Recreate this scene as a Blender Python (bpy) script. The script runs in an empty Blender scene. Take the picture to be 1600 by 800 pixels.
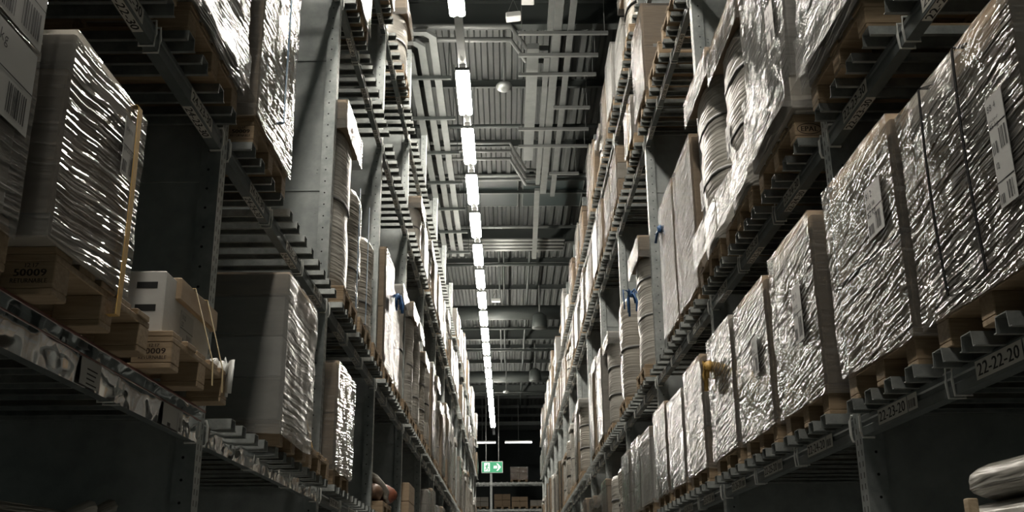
import bpy, math, random
from mathutils import Vector, Matrix, noise as mnoise
import numpy as np

R = random.Random(7)
S = bpy.context.scene
COL = S.collection

# ------------------------------------------------------------------ camera, world, exposure
CAM_Z, FPX, PITCH, YAW, ROLL = 1.70, 1626.87, .31452, .0068032, -.0090392
cd = bpy.data.cameras.new('camera')
cd.sensor_width = 36.0
cd.lens = FPX / 1600 * 36.0
cd.clip_start = .05
cd.clip_end = 300
cam = bpy.data.objects.new('camera', cd)
COL.objects.link(cam)
_c, _s, _cp, _sp, _cr, _sr = math.cos(YAW), math.sin(YAW), math.cos(PITCH), math.sin(PITCH), math.cos(ROLL), math.sin(ROLL)
_a, _b = Vector((_c, -_s, 0)), Vector((-_sp * _s, -_sp * _c, _cp))
_r, _u, _f = _cr * _a + _sr * _b, -_sr * _a + _cr * _b, Vector((_cp * _s, _cp * _c, _sp))
cam.matrix_world = Matrix(((_r.x, _u.x, -_f.x, 0), (_r.y, _u.y, -_f.y, 0), (_r.z, _u.z, -_f.z, CAM_Z), (0, 0, 0, 1)))
S.camera = cam

w = bpy.data.worlds.new('world')
S.world = w
w.use_nodes = True
w.node_tree.nodes['Background'].inputs[0].default_value = (.70, .88, .84, 1)
w.node_tree.nodes['Background'].inputs[1].default_value = .05
LAMP = 80.0                      # radiance of the fluorescent tubes
S.view_settings.view_transform = 'Standard'
S.view_settings.look = 'None'
S.view_settings.exposure = 0.28
S.view_settings.gamma = 1.0
S.view_settings.use_curve_mapping = False
S.cycles.max_bounces = 8
S.cycles.transparent_max_bounces = 16
S.cycles.caustics_reflective = False
S.cycles.caustics_refractive = False
S.cycles.sample_clamp_indirect = 4.0

# ------------------------------------------------------------------ layout constants
LEV = {1: 2.37, 2: 3.80, 3: 6.564, 4: 8.025}     # underside of each beam level
XF = {'L': -1.401, 'R': 1.614}                   # aisle face of each rack
SG = {'L': -1, 'R': 1}                           # direction away from the aisle
RACKNO = {'L': 24, 'R': 22}
PY = lambda b: 1.69 + 3.1 * b                    # post b stands here, bay b runs to post b + 1
NBAY = 15
DEPTH = 1.12
BARTOP = .135
TOPZ = 9.57
CEIL = 12.2
ORD = ['first', 'second', 'third', 'fourth', 'fifth', 'sixth', 'seventh', 'eighth', 'ninth', 'tenth', 'eleventh', 'twelfth',
       'thirteenth', 'fourteenth', 'fifteenth', 'sixteenth', 'seventeenth', 'eighteenth', 'nineteenth', 'twentieth',
       'twenty-first', 'twenty-second', 'twenty-third', 'twenty-fourth', 'twenty-fifth', 'twenty-sixth']
TIER = {1: 'lowest tier', 2: 'second tier', 3: 'third tier', 4: 'top tier'}
RACK = {'L': 'left rack', 'R': 'right rack'}
PLACE = ['near', 'middle', 'far']

# ------------------------------------------------------------------ materials
def mat(name, base=(.5, .5, .5), rough=.5, metal=0., build=None, spec=.5):
    m = bpy.data.materials.new(name)
    m.use_nodes = True
    nt = m.node_tree
    b = nt.nodes['Principled BSDF']
    b.inputs['Base Color'].default_value = (*base, 1)
    b.inputs['Roughness'].default_value = rough
    b.inputs['Metallic'].default_value = metal
    b.inputs['Specular IOR Level'].default_value = spec
    if build:
        build(nt, b)
    return m

class NB:
    """tiny node helper"""
    def __init__(s, nt): s.nt = nt
    def n(s, t, **kw):
        nd = s.nt.nodes.new(t)
        for k, v in kw.items(): setattr(nd, k, v)
        return nd
    def l(s, a, b): s.nt.links.new(a, b)
    def val(s, sock, v):
        if hasattr(v, 'links') or isinstance(v, bpy.types.NodeSocket): s.l(v, sock)
        else: sock.default_value = v
    def math(s, op, a, b=0., c=None):
        m = s.n('ShaderNodeMath', operation=op)
        s.val(m.inputs[0], a); s.val(m.inputs[1], b)
        if c is not None: s.val(m.inputs[2], c)
        return m.outputs[0]
    def coord(s, kind='Object'):
        return s.n('ShaderNodeTexCoord').outputs[kind]
    def mapping(s, vec, scale=(1, 1, 1), rot=(0, 0, 0), loc=(0, 0, 0)):
        m = s.n('ShaderNodeMapping')
        m.inputs['Scale'].default_value = scale; m.inputs['Rotation'].default_value = rot; m.inputs['Location'].default_value = loc
        s.l(vec, m.inputs['Vector'])
        return m.outputs[0]
    def noise(s, vec, scale=5., detail=3., rough=.5, w=None, dist=0.):
        t = s.n('ShaderNodeTexNoise')
        if w is not None:
            t.noise_dimensions = '4D'; s.l(w, t.inputs['W'])
        s.l(vec, t.inputs['Vector'])
        t.inputs['Scale'].default_value = scale; t.inputs['Detail'].default_value = detail
        t.inputs['Roughness'].default_value = rough; t.inputs['Distortion'].default_value = dist
        return t.outputs[0]
    def ramp(s, fac, stops):
        r = s.n('ShaderNodeValToRGB')
        e = r.color_ramp.elements
        while len(e) < len(stops): e.new(.5)
        for q, (p, c) in zip(e, stops):
            q.position = p; q.color = (*c, 1) if len(c) == 3 else c
        s.l(fac, r.inputs[0])
        return r.outputs[0]
    def bump(s, h, strength=.3, dist=.01, normal=None):
        b = s.n('ShaderNodeBump')
        b.inputs['Strength'].default_value = strength; b.inputs['Distance'].default_value = dist
        s.l(h, b.inputs['Height'])
        if normal is not None: s.l(normal, b.inputs['Normal'])
        return b.outputs[0]
    def rnd(s, k=37.):
        return s.math('MULTIPLY', s.n('ShaderNodeObjectInfo').outputs['Random'], k)
    def sep(s, v):
        x = s.n('ShaderNodeSeparateXYZ'); s.l(v, x.inputs[0]); return x.outputs
    def comb(s, x, y, z):
        c = s.n('ShaderNodeCombineXYZ')
        for i, v in enumerate((x, y, z)): s.val(c.inputs[i], v)
        return c.outputs[0]

def g(v): return (v, v, v)

def grain(c0, c1, scale=6., axis_scale=(1, 1, 1), bump=.1, detail=5.):
    def f(nt, b):
        N = NB(nt)
        v = N.mapping(N.coord(), axis_scale)
        h = N.noise(v, scale, detail, .6, N.rnd())
        N.l(N.ramp(h, [(.3, c0), (.7, c1)]), b.inputs['Base Color'])
        if bump: N.l(N.bump(h, bump, .004), b.inputs['Normal'])
    return f

def spangle(c0, c1, r0=.3, r1=.55, sc=9.):
    def f(nt, b):
        N = NB(nt)
        v = N.coord()
        h = N.noise(v, sc, 6, .65, N.rnd())
        N.l(N.ramp(h, [(.3, c0), (.72, c1)]), b.inputs['Base Color'])
        h2 = N.noise(v, 3., 3, .5, N.rnd(11.))
        mr = N.n('ShaderNodeMapRange'); mr.inputs[3].default_value = r0; mr.inputs[4].default_value = r1
        N.l(h2, mr.inputs[0]); N.l(mr.outputs[0], b.inputs['Roughness'])
    return f

def perforated(c0, c1, pitch=.05):
    """galvanised section with punched rows: slots on the aisle face, round holes on the cheek"""
    def f(nt, b):
        N = NB(nt)
        v = N.coord()
        x, y, z = N.sep(v)
        h = N.noise(v, 9, 6, .65)
        col = N.ramp(h, [(.3, c0), (.72, c1)])
        fz = N.math('PINGPONG', N.math('ADD', z, .0), pitch / 2)            # 0..pitch/2 triangle
        # slots on face (normal along x): two columns at y = +-.022
        ay = N.math('ABSOLUTE', N.math('SUBTRACT', N.math('ABSOLUTE', y), .022))
        slot = N.math('MULTIPLY', N.math('LESS_THAN', ay, .006), N.math('LESS_THAN', fz, .013))
        # holes on cheek (normal along y): one row at |x| = .055
        fz2 = N.math('PINGPONG', z, .05)
        ax = N.math('SUBTRACT', N.math('ABSOLUTE', x), .055)
        d = N.math('ADD', N.math('POWER', ax, 2.), N.math('POWER', fz2, 2.))
        hole = N.math('LESS_THAN', d, .0065 ** 2)
        ge = N.n('ShaderNodeNewGeometry')
        tc = N.coord('Normal')
        nx, ny, nz = N.sep(tc)
        m = N.math('ADD', N.math('MULTIPLY', slot, N.math('GREATER_THAN', N.math('ABSOLUTE', nx), .7)),
                   N.math('MULTIPLY', hole, N.math('GREATER_THAN', N.math('ABSOLUTE', ny), .7)), )
        mx = N.n('ShaderNodeMix', data_type='RGBA')
        N.l(m, mx.inputs[0]); N.l(col, mx.inputs[6]); mx.inputs[7].default_value = (.004, .004, .004, 1)
        N.l(mx.outputs[2], b.inputs['Base Color'])
        N.l(N.math('SUBTRACT', .75, N.math('MULTIPLY', m, .75)), b.inputs['Metallic'])
    return f

def film(name, milk=.35, tint=(.80, .79, .76), under=None, tilt=.18, rough=.08, strong=1.0, vscale=82., bumpd=.0128, cloudy=.6, ior=1.42, gloss=1.):
    """stretch wrap: clear glossy film gone milky where it bunches, over or instead of the goods below"""
    m = bpy.data.materials.new(name)
    m.use_nodes = True
    nt = m.node_tree
    N = NB(nt)
    b = nt.nodes['Principled BSDF']; out = nt.nodes['Material Output']
    x, y, z = N.sep(N.coord())
    u = N.math('ADD', x, y)
    rn = N.rnd()
    uvw = N.comb(u, z, 0.)
    warp = N.noise(uvw, 2.2, 2, .5, rn)
    z2 = N.math('ADD', z, N.math('MULTIPLY', warp, .06))
    # fine pulled creases on the aisle face, tilted; two families over soft lumps
    nx = N.math('ABSOLUTE', N.sep(N.coord('Normal'))[0])
    face = N.math('ADD', .22, N.math('MULTIPLY', N.math('SMOOTH_MIN', nx, 1., .1), .78))
    tl = N.math('MULTIPLY_ADD', N.sep(N.coord('Normal'))[0], tilt * .42, -tilt * .10)     # creases climb towards the wrapping start
    a1 = N.math('SUBTRACT', z2, N.math('MULTIPLY', tl, y))
    a1 = N.math('ADD', a1, N.math('MULTIPLY', x, tilt * .3))
    f1 = N.noise(N.comb(N.math('MULTIPLY', u, 1.7), N.math('MULTIPLY', a1, vscale), 0.), 1., 1, .4, rn)
    a2 = N.math('SUBTRACT', z2, N.math('MULTIPLY', N.math('MULTIPLY', tl, y), 2.2))
    f2 = N.noise(N.comb(N.math('MULTIPLY', u, 3.0), N.math('MULTIPLY', a2, vscale * .6), 3.), 1., 1, .4, rn)
    f3 = N.noise(uvw, 6., 1, .5, rn)
    h = N.math('ADD', N.math('MULTIPLY', f1, 1.0), N.math('ADD', N.math('MULTIPLY', f2, .8), N.math('MULTIPLY', f3, 1.1)))
    bn = N.n('ShaderNodeBump'); bn.inputs['Distance'].default_value = bumpd
    N.l(N.math('MULTIPLY', face, strong), bn.inputs['Strength']); N.l(h, bn.inputs['Height'])
    nrm = bn.outputs[0]
    N.l(nrm, b.inputs['Normal'])
    b.inputs['Roughness'].default_value = rough
    b.inputs['Specular IOR Level'].default_value = .35
    ridge = N.math('MULTIPLY', N.ramp(f1, [(.55, g(0)), (.70, g(1))]), face)
    if under is None:
        b.inputs['Base Color'].default_value = (*tint, 1)
        tr = N.n('ShaderNodeBsdfTransparent')
        fac = N.math('ADD', milk, N.math('MULTIPLY', N.math('MULTIPLY', ridge, cloudy), N.ramp(f3, [(.3, g(.2)), (.65, g(1))])))
        fac = N.math('MINIMUM', fac, .95)
        mix = N.n('ShaderNodeMixShader')
        N.l(fac, mix.inputs[0]); N.l(tr.outputs[0], mix.inputs[1]); N.l(b.outputs[0], mix.inputs[2])
        gl = N.n('ShaderNodeBsdfGlossy'); gl.inputs['Roughness'].default_value = rough * .8
        gl.inputs['Color'].default_value = (gloss, gloss, gloss, 1)
        N.l(nrm, gl.inputs['Normal'])
        fr = N.n('ShaderNodeFresnel'); fr.inputs['IOR'].default_value = ior; N.l(nrm, fr.inputs['Normal'])
        mix2 = N.n('ShaderNodeMixShader')
        N.l(fr.outputs[0], mix2.inputs[0]); N.l(mix.outputs[0], mix2.inputs[1]); N.l(gl.outputs[0], mix2.inputs[2])
        N.l(mix2.outputs[0], out.inputs[0])
    else:
        mx = N.n('ShaderNodeMix', data_type='RGBA')
        N.l(N.math('MULTIPLY', ridge, cloudy), mx.inputs[0])
        mx.inputs[7].default_value = (*tint, 1)
        c = N.ramp(N.noise(uvw, 3., 4, .6, rn), [(.3, tuple(k * .75 for k in under)), (.75, tuple(min(1, k * 1.2) for k in under))])
        N.l(c, mx.inputs[6])
        N.l(mx.outputs[2], b.inputs['Base Color'])
        b.inputs['Coat Weight'].default_value = .1
        b.inputs['Coat Roughness'].default_value = rough * .7
        N.l(nrm, b.inputs['Coat Normal'])
    return m

M = {}
M['beam'] = mat('beam_paint', (.16, .18, .18), .38, .35, spangle((.115, .135, .135), (.19, .21, .21), .3, .5, 6))
M['bar'] = mat('bar_galvanised', (.4, .42, .41), .42, .7, spangle((.17, .185, .18), (.40, .42, .405), .3, .55))
M['post'] = mat('post_galvanised', (.4, .42, .41), .42, .75, perforated((.28, .31, .305), (.50, .53, .52)))
M['panel'] = mat('panel_galvanised', (.4, .42, .41), .5, .5, spangle((.27, .295, .29), (.44, .47, .46), .38, .6, 5.))
M['wire'] = mat('wire_zinc', (.78, .79, .76), .35, .3)
M['wood'] = mat('pallet_wood', (.4, .28, .16), .75, 0, grain((.24, .17, .10), (.41, .305, .195), 5, (1.2, 9, 14), .25))
M['wood_pale'] = mat('pale_wood', (.45, .36, .24), .75, 0, grain((.33, .25, .16), (.55, .44, .30), 5, (9, 1.2, 14), .25))
M['kraft'] = mat('kraft_board', (.34, .25, .17), .8, 0, grain((.29, .21, .135), (.38, .285, .19), 4, (1, 1, 6), .05))
M['kraft_dark'] = mat('dark_kraft_board', (.25, .18, .12), .8, 0, grain((.21, .15, .095), (.29, .21, .14), 4, (1, 1, 6), .05))  # darker brown variant of the kraft board, used on a few loads
M['grey_board'] = mat('grey_board', (.38, .36, .32), .8, 0, grain((.29, .27, .235), (.39, .365, .32), 4, (1, 1, 3), .05))
M['white_board'] = mat('white_board', (.6, .59, .56), .7, 0, grain((.52, .51, .48), (.66, .65, .62), 4, (1, 1, 3), .04))
M['paper'] = mat('paper', (.42, .42, .40), .4)
M['plate'] = mat('label_plate', (.62, .61, .56), .5)
M['ink'] = mat('print_ink', (.012, .012, .012), .6)
M['stencil'] = mat('stencil_ink', (.03, .018, .01), .8)
M['black_strap'] = mat('black_strap', (.012, .012, .012), .85, spec=.1)
M['yellow_strap'] = mat('yellow_strap', (.62, .38, .10), .5, 0, grain((.55, .32, .07), (.70, .46, .15), 30))
M['cream_strap'] = mat('cream_strap', (.75, .60, .34), .5)
M['blue_film'] = mat('blue_film', (.03, .09, .22), .3, 0, grain((.015, .05, .14), (.06, .16, .36), 12, (1, 1, 1), .6))
M['blue_strap'] = mat('blue_strap', (.10, .20, .34), .35)
M['grey_band'] = mat('grey_band', (.13, .13, .125), .45)
M['red_bag'] = mat('red_bag', (.22, .06, .03), .55, 0, grain((.12, .035, .02), (.30, .10, .05), 14, (1, 1, 1), .4))
M['brown_bag'] = mat('brown_bag', (.16, .09, .055), .5, 0, grain((.09, .05, .03), (.22, .13, .08), 10, (1, 1, 1), .4))
M['film'] = film('stretch_film', .15, (.60, .58, .54), tilt=.22)
M['film_thick'] = film('stretch_film_thick', .30, (.42, .41, .38), None, .22, .12, 1., 78., .0138, .5, 1.33)
M['film_dull'] = film('stretch_film_dull', .12, (.42, .40, .36), None, .22, .2, 1., 74., .016, .5, 1.2, .45)
M['film_soft'] = film('stretch_film_soft', .34, (.55, .55, .52), None, .05, .28, .7, 40., .012, .25, 1.35)
M['roll'] = film('wrapped_roll_film', .5, (.56, .545, .51), (.40, .385, .345), .10, .3, 1., 48., .009, .4)
M['bundle'] = film('wrapped_bundle_film', .5, (.52, .50, .46), (.33, .31, .27), .25, .17, 1., 46., .016, .4)
M['guard'] = film('clear_guard_sheet', .03, (.45, .40, .37), None, .5, .08, .6, 9., .02, .22)
M['guard_edge'] = mat('red_guard_edge', (.14, .05, .04), .4)
M['guard_card'] = mat('brown_card', (.22, .17, .135), .6, 0, grain((.15, .11, .09), (.34, .28, .235), 4, (1, 3, 6), .1))
M['deck'] = mat('roof_deck', (.2, .215, .205), .6, .3, grain((.066, .074, .071), (.092, .10, .097), 2, (1, 1, 1), 0))
M['steel_dark'] = mat('roof_steel', (.065, .075, .072), .5, .3)
M['tray'] = mat('tray_galvanised', (.34, .36, .345), .5, .5, spangle((.16, .172, .168), (.22, .235, .228), .4, .6, 4))
M['pipe'] = mat('pipe_grey', (.19, .2, .195), .45, .3)
M['black_panel'] = mat('hatch_panel', (.02, .032, .032), .5)
M['white_metal'] = mat('white_metal', (.7, .71, .69), .4)
M['floor'] = mat('floor_concrete', (.26, .26, .245), .5, 0, grain((.20, .20, .19), (.30, .30, .285), 1.2, (1, 1, 1), .05))
M['wall'] = mat('wall_panel', (.06, .075, .075), .7, 0, grain((.045, .058, .058), (.07, .085, .085), .8, (1, 1, 1), 0))
M['green'] = mat('sign_green', (.02, .28, .13), .4)
def emis(name, c, s):
    m = bpy.data.materials.new(name); m.use_nodes = True
    b = m.node_tree.nodes['Principled BSDF']
    b.inputs['Base Color'].default_value = (*c, 1)
    b.inputs['Emission Color'].default_value = (*c, 1); b.inputs['Emission Strength'].default_value = s
    return m
M['tube'] = emis('tube_glow', (1., .935, .835), LAMP)
M['tube_far'] = emis('strip_glow', (1., .97, .92), 6.)
M['sign_green_lit'] = emis('sign_green_lit', (.02, .23, .11), .55)
M['sign_white_lit'] = emis('sign_white_lit', (.75, .85, .78), .45)

# ------------------------------------------------------------------ mesh helpers
class MB:
    def __init__(s): s.v = []; s.f = []; s.m = []
    def add(s, vs, fs, mi=0):
        o = len(s.v); s.v += [tuple(p) for p in vs]
        for f in fs: s.f.append(tuple(i + o for i in f)); s.m.append(mi)
        return s
    def box(s, x0, x1, y0, y1, z0, z1, mi=0):
        x0, x1 = min(x0, x1), max(x0, x1); y0, y1 = min(y0, y1), max(y0, y1); z0, z1 = min(z0, z1), max(z0, z1)
        return s.add([(x0, y0, z0), (x1, y0, z0), (x1, y1, z0), (x0, y1, z0), (x0, y0, z1), (x1, y0, z1), (x1, y1, z1), (x0, y1, z1)],
                     [(0, 3, 2, 1), (4, 5, 6, 7), (0, 1, 5, 4), (1, 2, 6, 5), (2, 3, 7, 6), (3, 0, 4, 7)], mi)
    def cbox(s, x0, x1, y0, y1, z0, z1, c=.006, mi=0):
        """box with chamfered upright edges and top/bottom rims"""
        x0, x1 = min(x0, x1), max(x0, x1)
        def ring(i, z):
            a, b, e, d = x0 + i, x1 - i, y0 + i, y1 - i
            return [(a + c, e, z), (b - c, e, z), (b, e + c, z), (b, d - c, z), (b - c, d, z), (a + c, d, z), (a, d - c, z), (a, e + c, z)]
        rs = [ring(c, z0), ring(0, z0 + c), ring(0, z1 - c), ring(c, z1)]
        return s.rings(rs, True, True, mi)
    def rings(s, rs, cap0=True, cap1=True, mi=0, closed=True):
        n = len(rs[0]); vs = [p for r in rs for p in r]; fs = []
        for k in range(len(rs) - 1):
            for i in range(n if closed else n - 1):
                j = (i + 1) % n
                fs.append((k * n + i, k * n + j, (k + 1) * n + j, (k + 1) * n + i))
        if cap0: fs.append(tuple(reversed(range(n))))
        if cap1: fs.append(tuple((len(rs) - 1) * n + i for i in range(n)))
        return s.add(vs, fs, mi)
    def prism_y(s, prof, y0, y1, mi=0):
        return s.rings([[(x, y0, z) for x, z in prof], [(x, y1, z) for x, z in prof]], True, True, mi)
    def prism_x(s, prof, x0, x1, mi=0):
        return s.rings([[(x0, y, z) for y, z in prof], [(x1, y, z) for y, z in prof]], True, True, mi)
    def tube(s, pts, r, n=6, mi=0, cap=True):
        pts = [Vector(p) for p in pts]; rs = []
        up = Vector((0, 0, 1))
        for i, p in enumerate(pts):
            t = (pts[min(i + 1, len(pts) - 1)] - pts[max(i - 1, 0)]).normalized()
            a = t.cross(up if abs(t.z) < .9 else Vector((1, 0, 0))).normalized(); b = t.cross(a)
            rs.append([tuple(p + a * (r * math.cos(6.2832 * k / n)) + b * (r * math.sin(6.2832 * k / n))) for k in range(n)])
        return s.rings(rs, cap, cap, mi)
    def ribbon(s, pts, nrm, wid, th=.002, mi=0):
        """flat strap: path of points, width direction wid (Vector), thickness along nrm"""
        wid = Vector(wid); rs = []
        for p, nn in zip(pts, nrm):
            p = Vector(p); nn = Vector(nn).normalized() * th
            rs.append([tuple(p - wid / 2), tuple(p + wid / 2), tuple(p + wid / 2 + nn), tuple(p - wid / 2 + nn)])
        return s.rings(rs, True, True, mi)
    def mesh(s, name, *mats, smooth=False):
        me = bpy.data.meshes.new(name)
        me.from_pydata(s.v, [], s.f)
        for m in mats: me.materials.append(M[m] if isinstance(m, str) else m)
        if len(mats) > 1: me.polygons.foreach_set('material_index', s.m)
        if smooth: me.polygons.foreach_set('use_smooth', [True] * len(me.polygons))
        me.update()
        return me

def obj(name, me, parent=None, loc=None, kind=None, label=None):
    o = bpy.data.objects.new(name, me)
    COL.objects.link(o)
    if parent is not None: o.parent = parent
    if loc is not None: o.location = loc
    if kind: o['kind'] = kind
    if label: o['label'] = label
    return o
def thing(name, label, cat, loc=(0, 0, 0), group=None, me=None, rz=0.):
    o = obj(name, me, None, loc)
    if rz: o.rotation_euler = (0, 0, rz)
    o['label'] = label; o['category'] = cat
    if group: o['group'] = group
    return o

# glyphs -------------------------------------------------------------
CH = '0123456789-ABCDEFGHIKLMNOPRSTUkg'
_tmp = []
for ch in CH:
    c = bpy.data.curves.new('glyph', 'FONT'); c.body = ch; c.resolution_u = 2
    o = bpy.data.objects.new('glyph', c); COL.objects.link(o); _tmp.append(o)
bpy.context.view_layer.update()
_dg = bpy.context.evaluated_depsgraph_get()
GLY = {}
for ch, o in zip(CH, _tmp):
    me = o.evaluated_get(_dg).to_mesh()
    vs = [tuple(v.co) for v in me.vertices]; fs = [tuple(p.vertices) for p in me.polygons]
    GLY[ch] = (vs, fs, max((v[0] for v in vs), default=.4))
    o.evaluated_get(_dg).to_mesh_clear()
for o in _tmp:
    c = o.data; bpy.data.objects.remove(o); bpy.data.curves.remove(c)
def text(mb, s, origin, du, dv, h, mi=1, width=None, bold=0.):
    """flat letters: origin, unit directions along the line and up it, cap height h"""
    o, du, dv = Vector(origin), Vector(du), Vector(dv)
    k = h / .69
    tot = sum((GLY[c][2] + .06) if c in GLY else .3 for c in s) * k
    kx = k if width is None else k * width / tot
    x = 0.
    nn = du.cross(dv)
    for c in s:
        if c in GLY:
            vs, fs, wd = GLY[c]
            for dx in ((0., bold) if bold else (0.,)):
                mb.add([o + du * ((x + v[0] + dx) * kx) + dv * (v[1] * k) + nn * (dx * .001) for v in vs], fs, mi)
            x += wd + .06
        else: x += .3

def barcode(mb, o, du, dv, wd, h, seed, mi=1):
    r = random.Random(seed); o, du, dv = Vector(o), Vector(du), Vector(dv); x = 0.
    while x < wd - .012:
        b = r.choice((.004, .006, .010)); 
        a = o + du * x
        mb.add([a, a + du * b, a + du * b + dv * h, a + dv * h], [(0, 1, 2, 3)], mi); x += b + r.choice((.004, .006, .008))

# ------------------------------------------------------------------ the building
def struct(name, me, loc=None, parent=None):
    return obj(name, me, parent, loc, 'structure')
struct('floor', MB().box(-6, 6, -6, 68, -.2, 0).mesh('floor', 'floor'))
struct('wall_left', MB().box(-6.2, -6, -6, 68, 0, CEIL).mesh('wall_left', 'wall'))
struct('wall_right', MB().box(6, 6.2, -6, 68, 0, CEIL).mesh('wall_right', 'wall'))
struct('wall_back', MB().box(-6, 6, 68, 68.2, 0, CEIL).mesh('wall_back', 'wall'))
# trapezoidal roof deck, ribs across the aisle direction as seen from below
def deck():
    mb = MB(); prof = []; x = -6.2
    while x < 6.2:
        prof += [(x, CEIL), (x + .10, CEIL), (x + .13, CEIL + .06), (x + .22, CEIL + .06)]
        x += .25
    top = [(6.3, CEIL + .2), (-6.3, CEIL + .2)]
    prof = prof + [(6.3, CEIL)] + top
    mb.prism_y(prof, -6, 68.2)
    return mb.mesh('ceiling', 'deck')
ceil = struct('ceiling', deck())
k = 0
for i in range(22):
    y = 1.5 + 3.1 * i
    deep = i % 4 == 1
    h = .5 if deep else .16
    mb = MB()
    if deep:   # I-section girder
        mb.box(-6, 6, y - .10, y + .10, CEIL - .03, CEIL - .01).box(-6, 6, y - .10, y + .10, CEIL - h - .02, CEIL - h).box(-6, 6, y - .012, y + .012, CEIL - h, CEIL - .03)
    else:
        mb.box(-6, 6, y - .05, y + .05, CEIL - .012, CEIL - .001).box(-6, 6, y - .008, y + .008, CEIL - h, CEIL - .012).box(-6, 6, y - .05, y + .03, CEIL - h - .01, CEIL - h)
    obj('girder' if deep else 'purlin', mb.mesh('purlin', 'steel_dark'), ceil)

obj('girder', MB().box(-5.9, 5.9, 59.1, 59.3, 10.85, 11.05).box(-4.1, -3.9, 59.1, 59.3, 11.05, CEIL).box(3.9, 4.1, 59.1, 59.3, 11.05, CEIL).mesh('girder', 'steel_dark'), ceil)

# ------------------------------------------------------------------ lamps
LZ, LX = 10.0, -.69
def lens_mesh():
    mb = MB()
    rs = []
    n = 10
    prof = [(.055 * math.cos(6.2832 * k / n), -.03 + .05 * math.sin(6.2832 * k / n)) for k in range(n)]
    for y, s in ((-.80, .25), (-.79, .7), (-.75, 1), (.75, 1), (.79, .7), (.80, .25)):
        rs.append([(x * s, y, z * s) for x, z in prof])
    mb.rings(rs)
    return mb.mesh('tube', 'tube', smooth=True)
LENS = lens_mesh()
HOUS = MB().prism_y([(-.045, .0), (.045, .0), (.06, .07), (-.06, .07)], -.81, .81).mesh('housing', 'white_metal')
CAPM = MB().box(-.12, .12, -.012, .012, -.05, .0).mesh('end_cap', 'steel_dark')
ys = [-3.2, -1., 1.2, 3.4, 5.7, 8.1, 10.4, 12.9] + [16.25 + 2.25 * i for i in range(4)] + [16.25 + 9. + 2.13 * i for i in range(14)]
for i, y in enumerate(ys):
    t = thing('fluorescent_lamp', 'bright twin-tube ceiling lamp, %s in the row counted from the near end' % ORD[i], 'lamp', (LX, y, LZ), 'ceiling lamps over the aisle')
    obj('housing', HOUS, t)
    for sx in (-.062, .062): obj('tube', LENS, t, (sx, 0, -.03))
    for sy in (-.83, .83): obj('end_cap', CAPM, t, (0, sy, 0))
rail = thing('lamp_rail', 'long pale metal rail carrying the row of ceiling lamps', 'rail', (LX, 0, LZ + .07))
obj('channel', MB().box(-.065, .065, -4.5, 57.5, 0.001, .07).mesh('channel', 'tray'), rail)
hb = MB()
for i in range(-1, 19):
    for sx in (-.05, .05): hb.tube([(sx, 3.1 * i + 1.5, .07), (sx, 3.1 * i + 1.5, CEIL - LZ - .07 - .1)], .006, 5)
    obj('hanger', hb.mesh('hanger', 'pipe'), rail); hb = MB()
# cross-aisle strips at the far end
for i, x in enumerate((-1.35, .66)):
    t = thing('strip_lamp', ['thin white strip lamp across the far aisle end, beside the lamp row', 'thin white strip lamp across the far aisle end, above the wrapped crate'][i], 'lamp', (x, 58., 9.72), 'strip lamps at the far end')
    obj('housing', MB().box(-.75, .75, -.06, .06, .03, .10).mesh('housing', 'white_metal'), t)
    obj('tube', MB().tube([(-.74, 0, 0), (.74, 0, 0)], .045, 8).mesh('tube', 'tube_far', smooth=True), t)
    obj('hanger', MB().tube([(0, 0, .1), (0, 0, CEIL - 9.72 - .02)], .012, 5).mesh('hanger', 'pipe'), t)

# ------------------------------------------------------------------ racks
def sx(side, d): return XF[side] + SG[side] * d          # d metres behind the aisle face
def post_mesh(side, depthface=True):
    s = SG[side]; mb = MB(); t = .004
    # omega section: web on the aisle side, two cheeks with return lips
    h = TOPZ
    mb.box(0, s * t, -.05, .05, 0, h)
    mb.box(s * t, s * .095, -.05, -.05 + t, 0, h).box(s * t, s * .095, .05 - t, .05, 0, h)
    mb.box(s * .091, s * .095, -.05 + t, -.025, 0, h).box(s * .091, s * .095, .025, .05 - t, 0, h)
    return mb.mesh('post', 'post')
POST = {s: post_mesh(s) for s in 'LR'}
def upright(side, b):
    s = SG[side]
    t = thing('rack_upright', 'galvanised perforated upright frame of the %s, %s from the near end' % (RACK[side], ORD[b]), 'rack upright',
              (XF[side], PY(b), 0), 'upright frames of the ' + RACK[side])
    obj('front_post', POST[side], t)
    obj('rear_post', POST[side], t, (s * (DEPTH - .095), 0, 0))
    for q in range(8):
        z0 = .12 + q * 1.18
        if q == 7 : z1 = TOPZ - .05
        else: z1 = z0 + 1.18
        obj('side_panel', PANEL[side][0 if q < 7 else 1], t, (s * .10, 0, z0))
    obj('base_plate', MB().box(-.05 * 0, s * .14, -.07, .07, 0.0, .008).mesh('base_plate', 'bar'), t)
    return t
PANEL = {}
for s in 'LR':
    k = SG[s]; out = []
    for hh in (1.18, TOPZ - .05 - .12 - 7 * 1.18):
        mb = MB().box(0, k * (DEPTH - .20), -.012, .012, .012, hh - .012)
        mb.box(0, k * (DEPTH - .20), -.02, .02, 0, .012).box(0, k * (DEPTH - .20), -.02, .02, hh - .012, hh)
        for xx in (.03, DEPTH - .23):
            for zz in (.15, .18, hh - .2): mb.box(k * (xx - .005), k * (xx + .005), -.016, .016, zz - .005, zz + .005)
        out.append(mb.mesh('side_panel', 'panel'))
    PANEL[s] = out
for side in 'LR':
    for b in range(0, NBAY + 1): upright(side, b)

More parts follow.
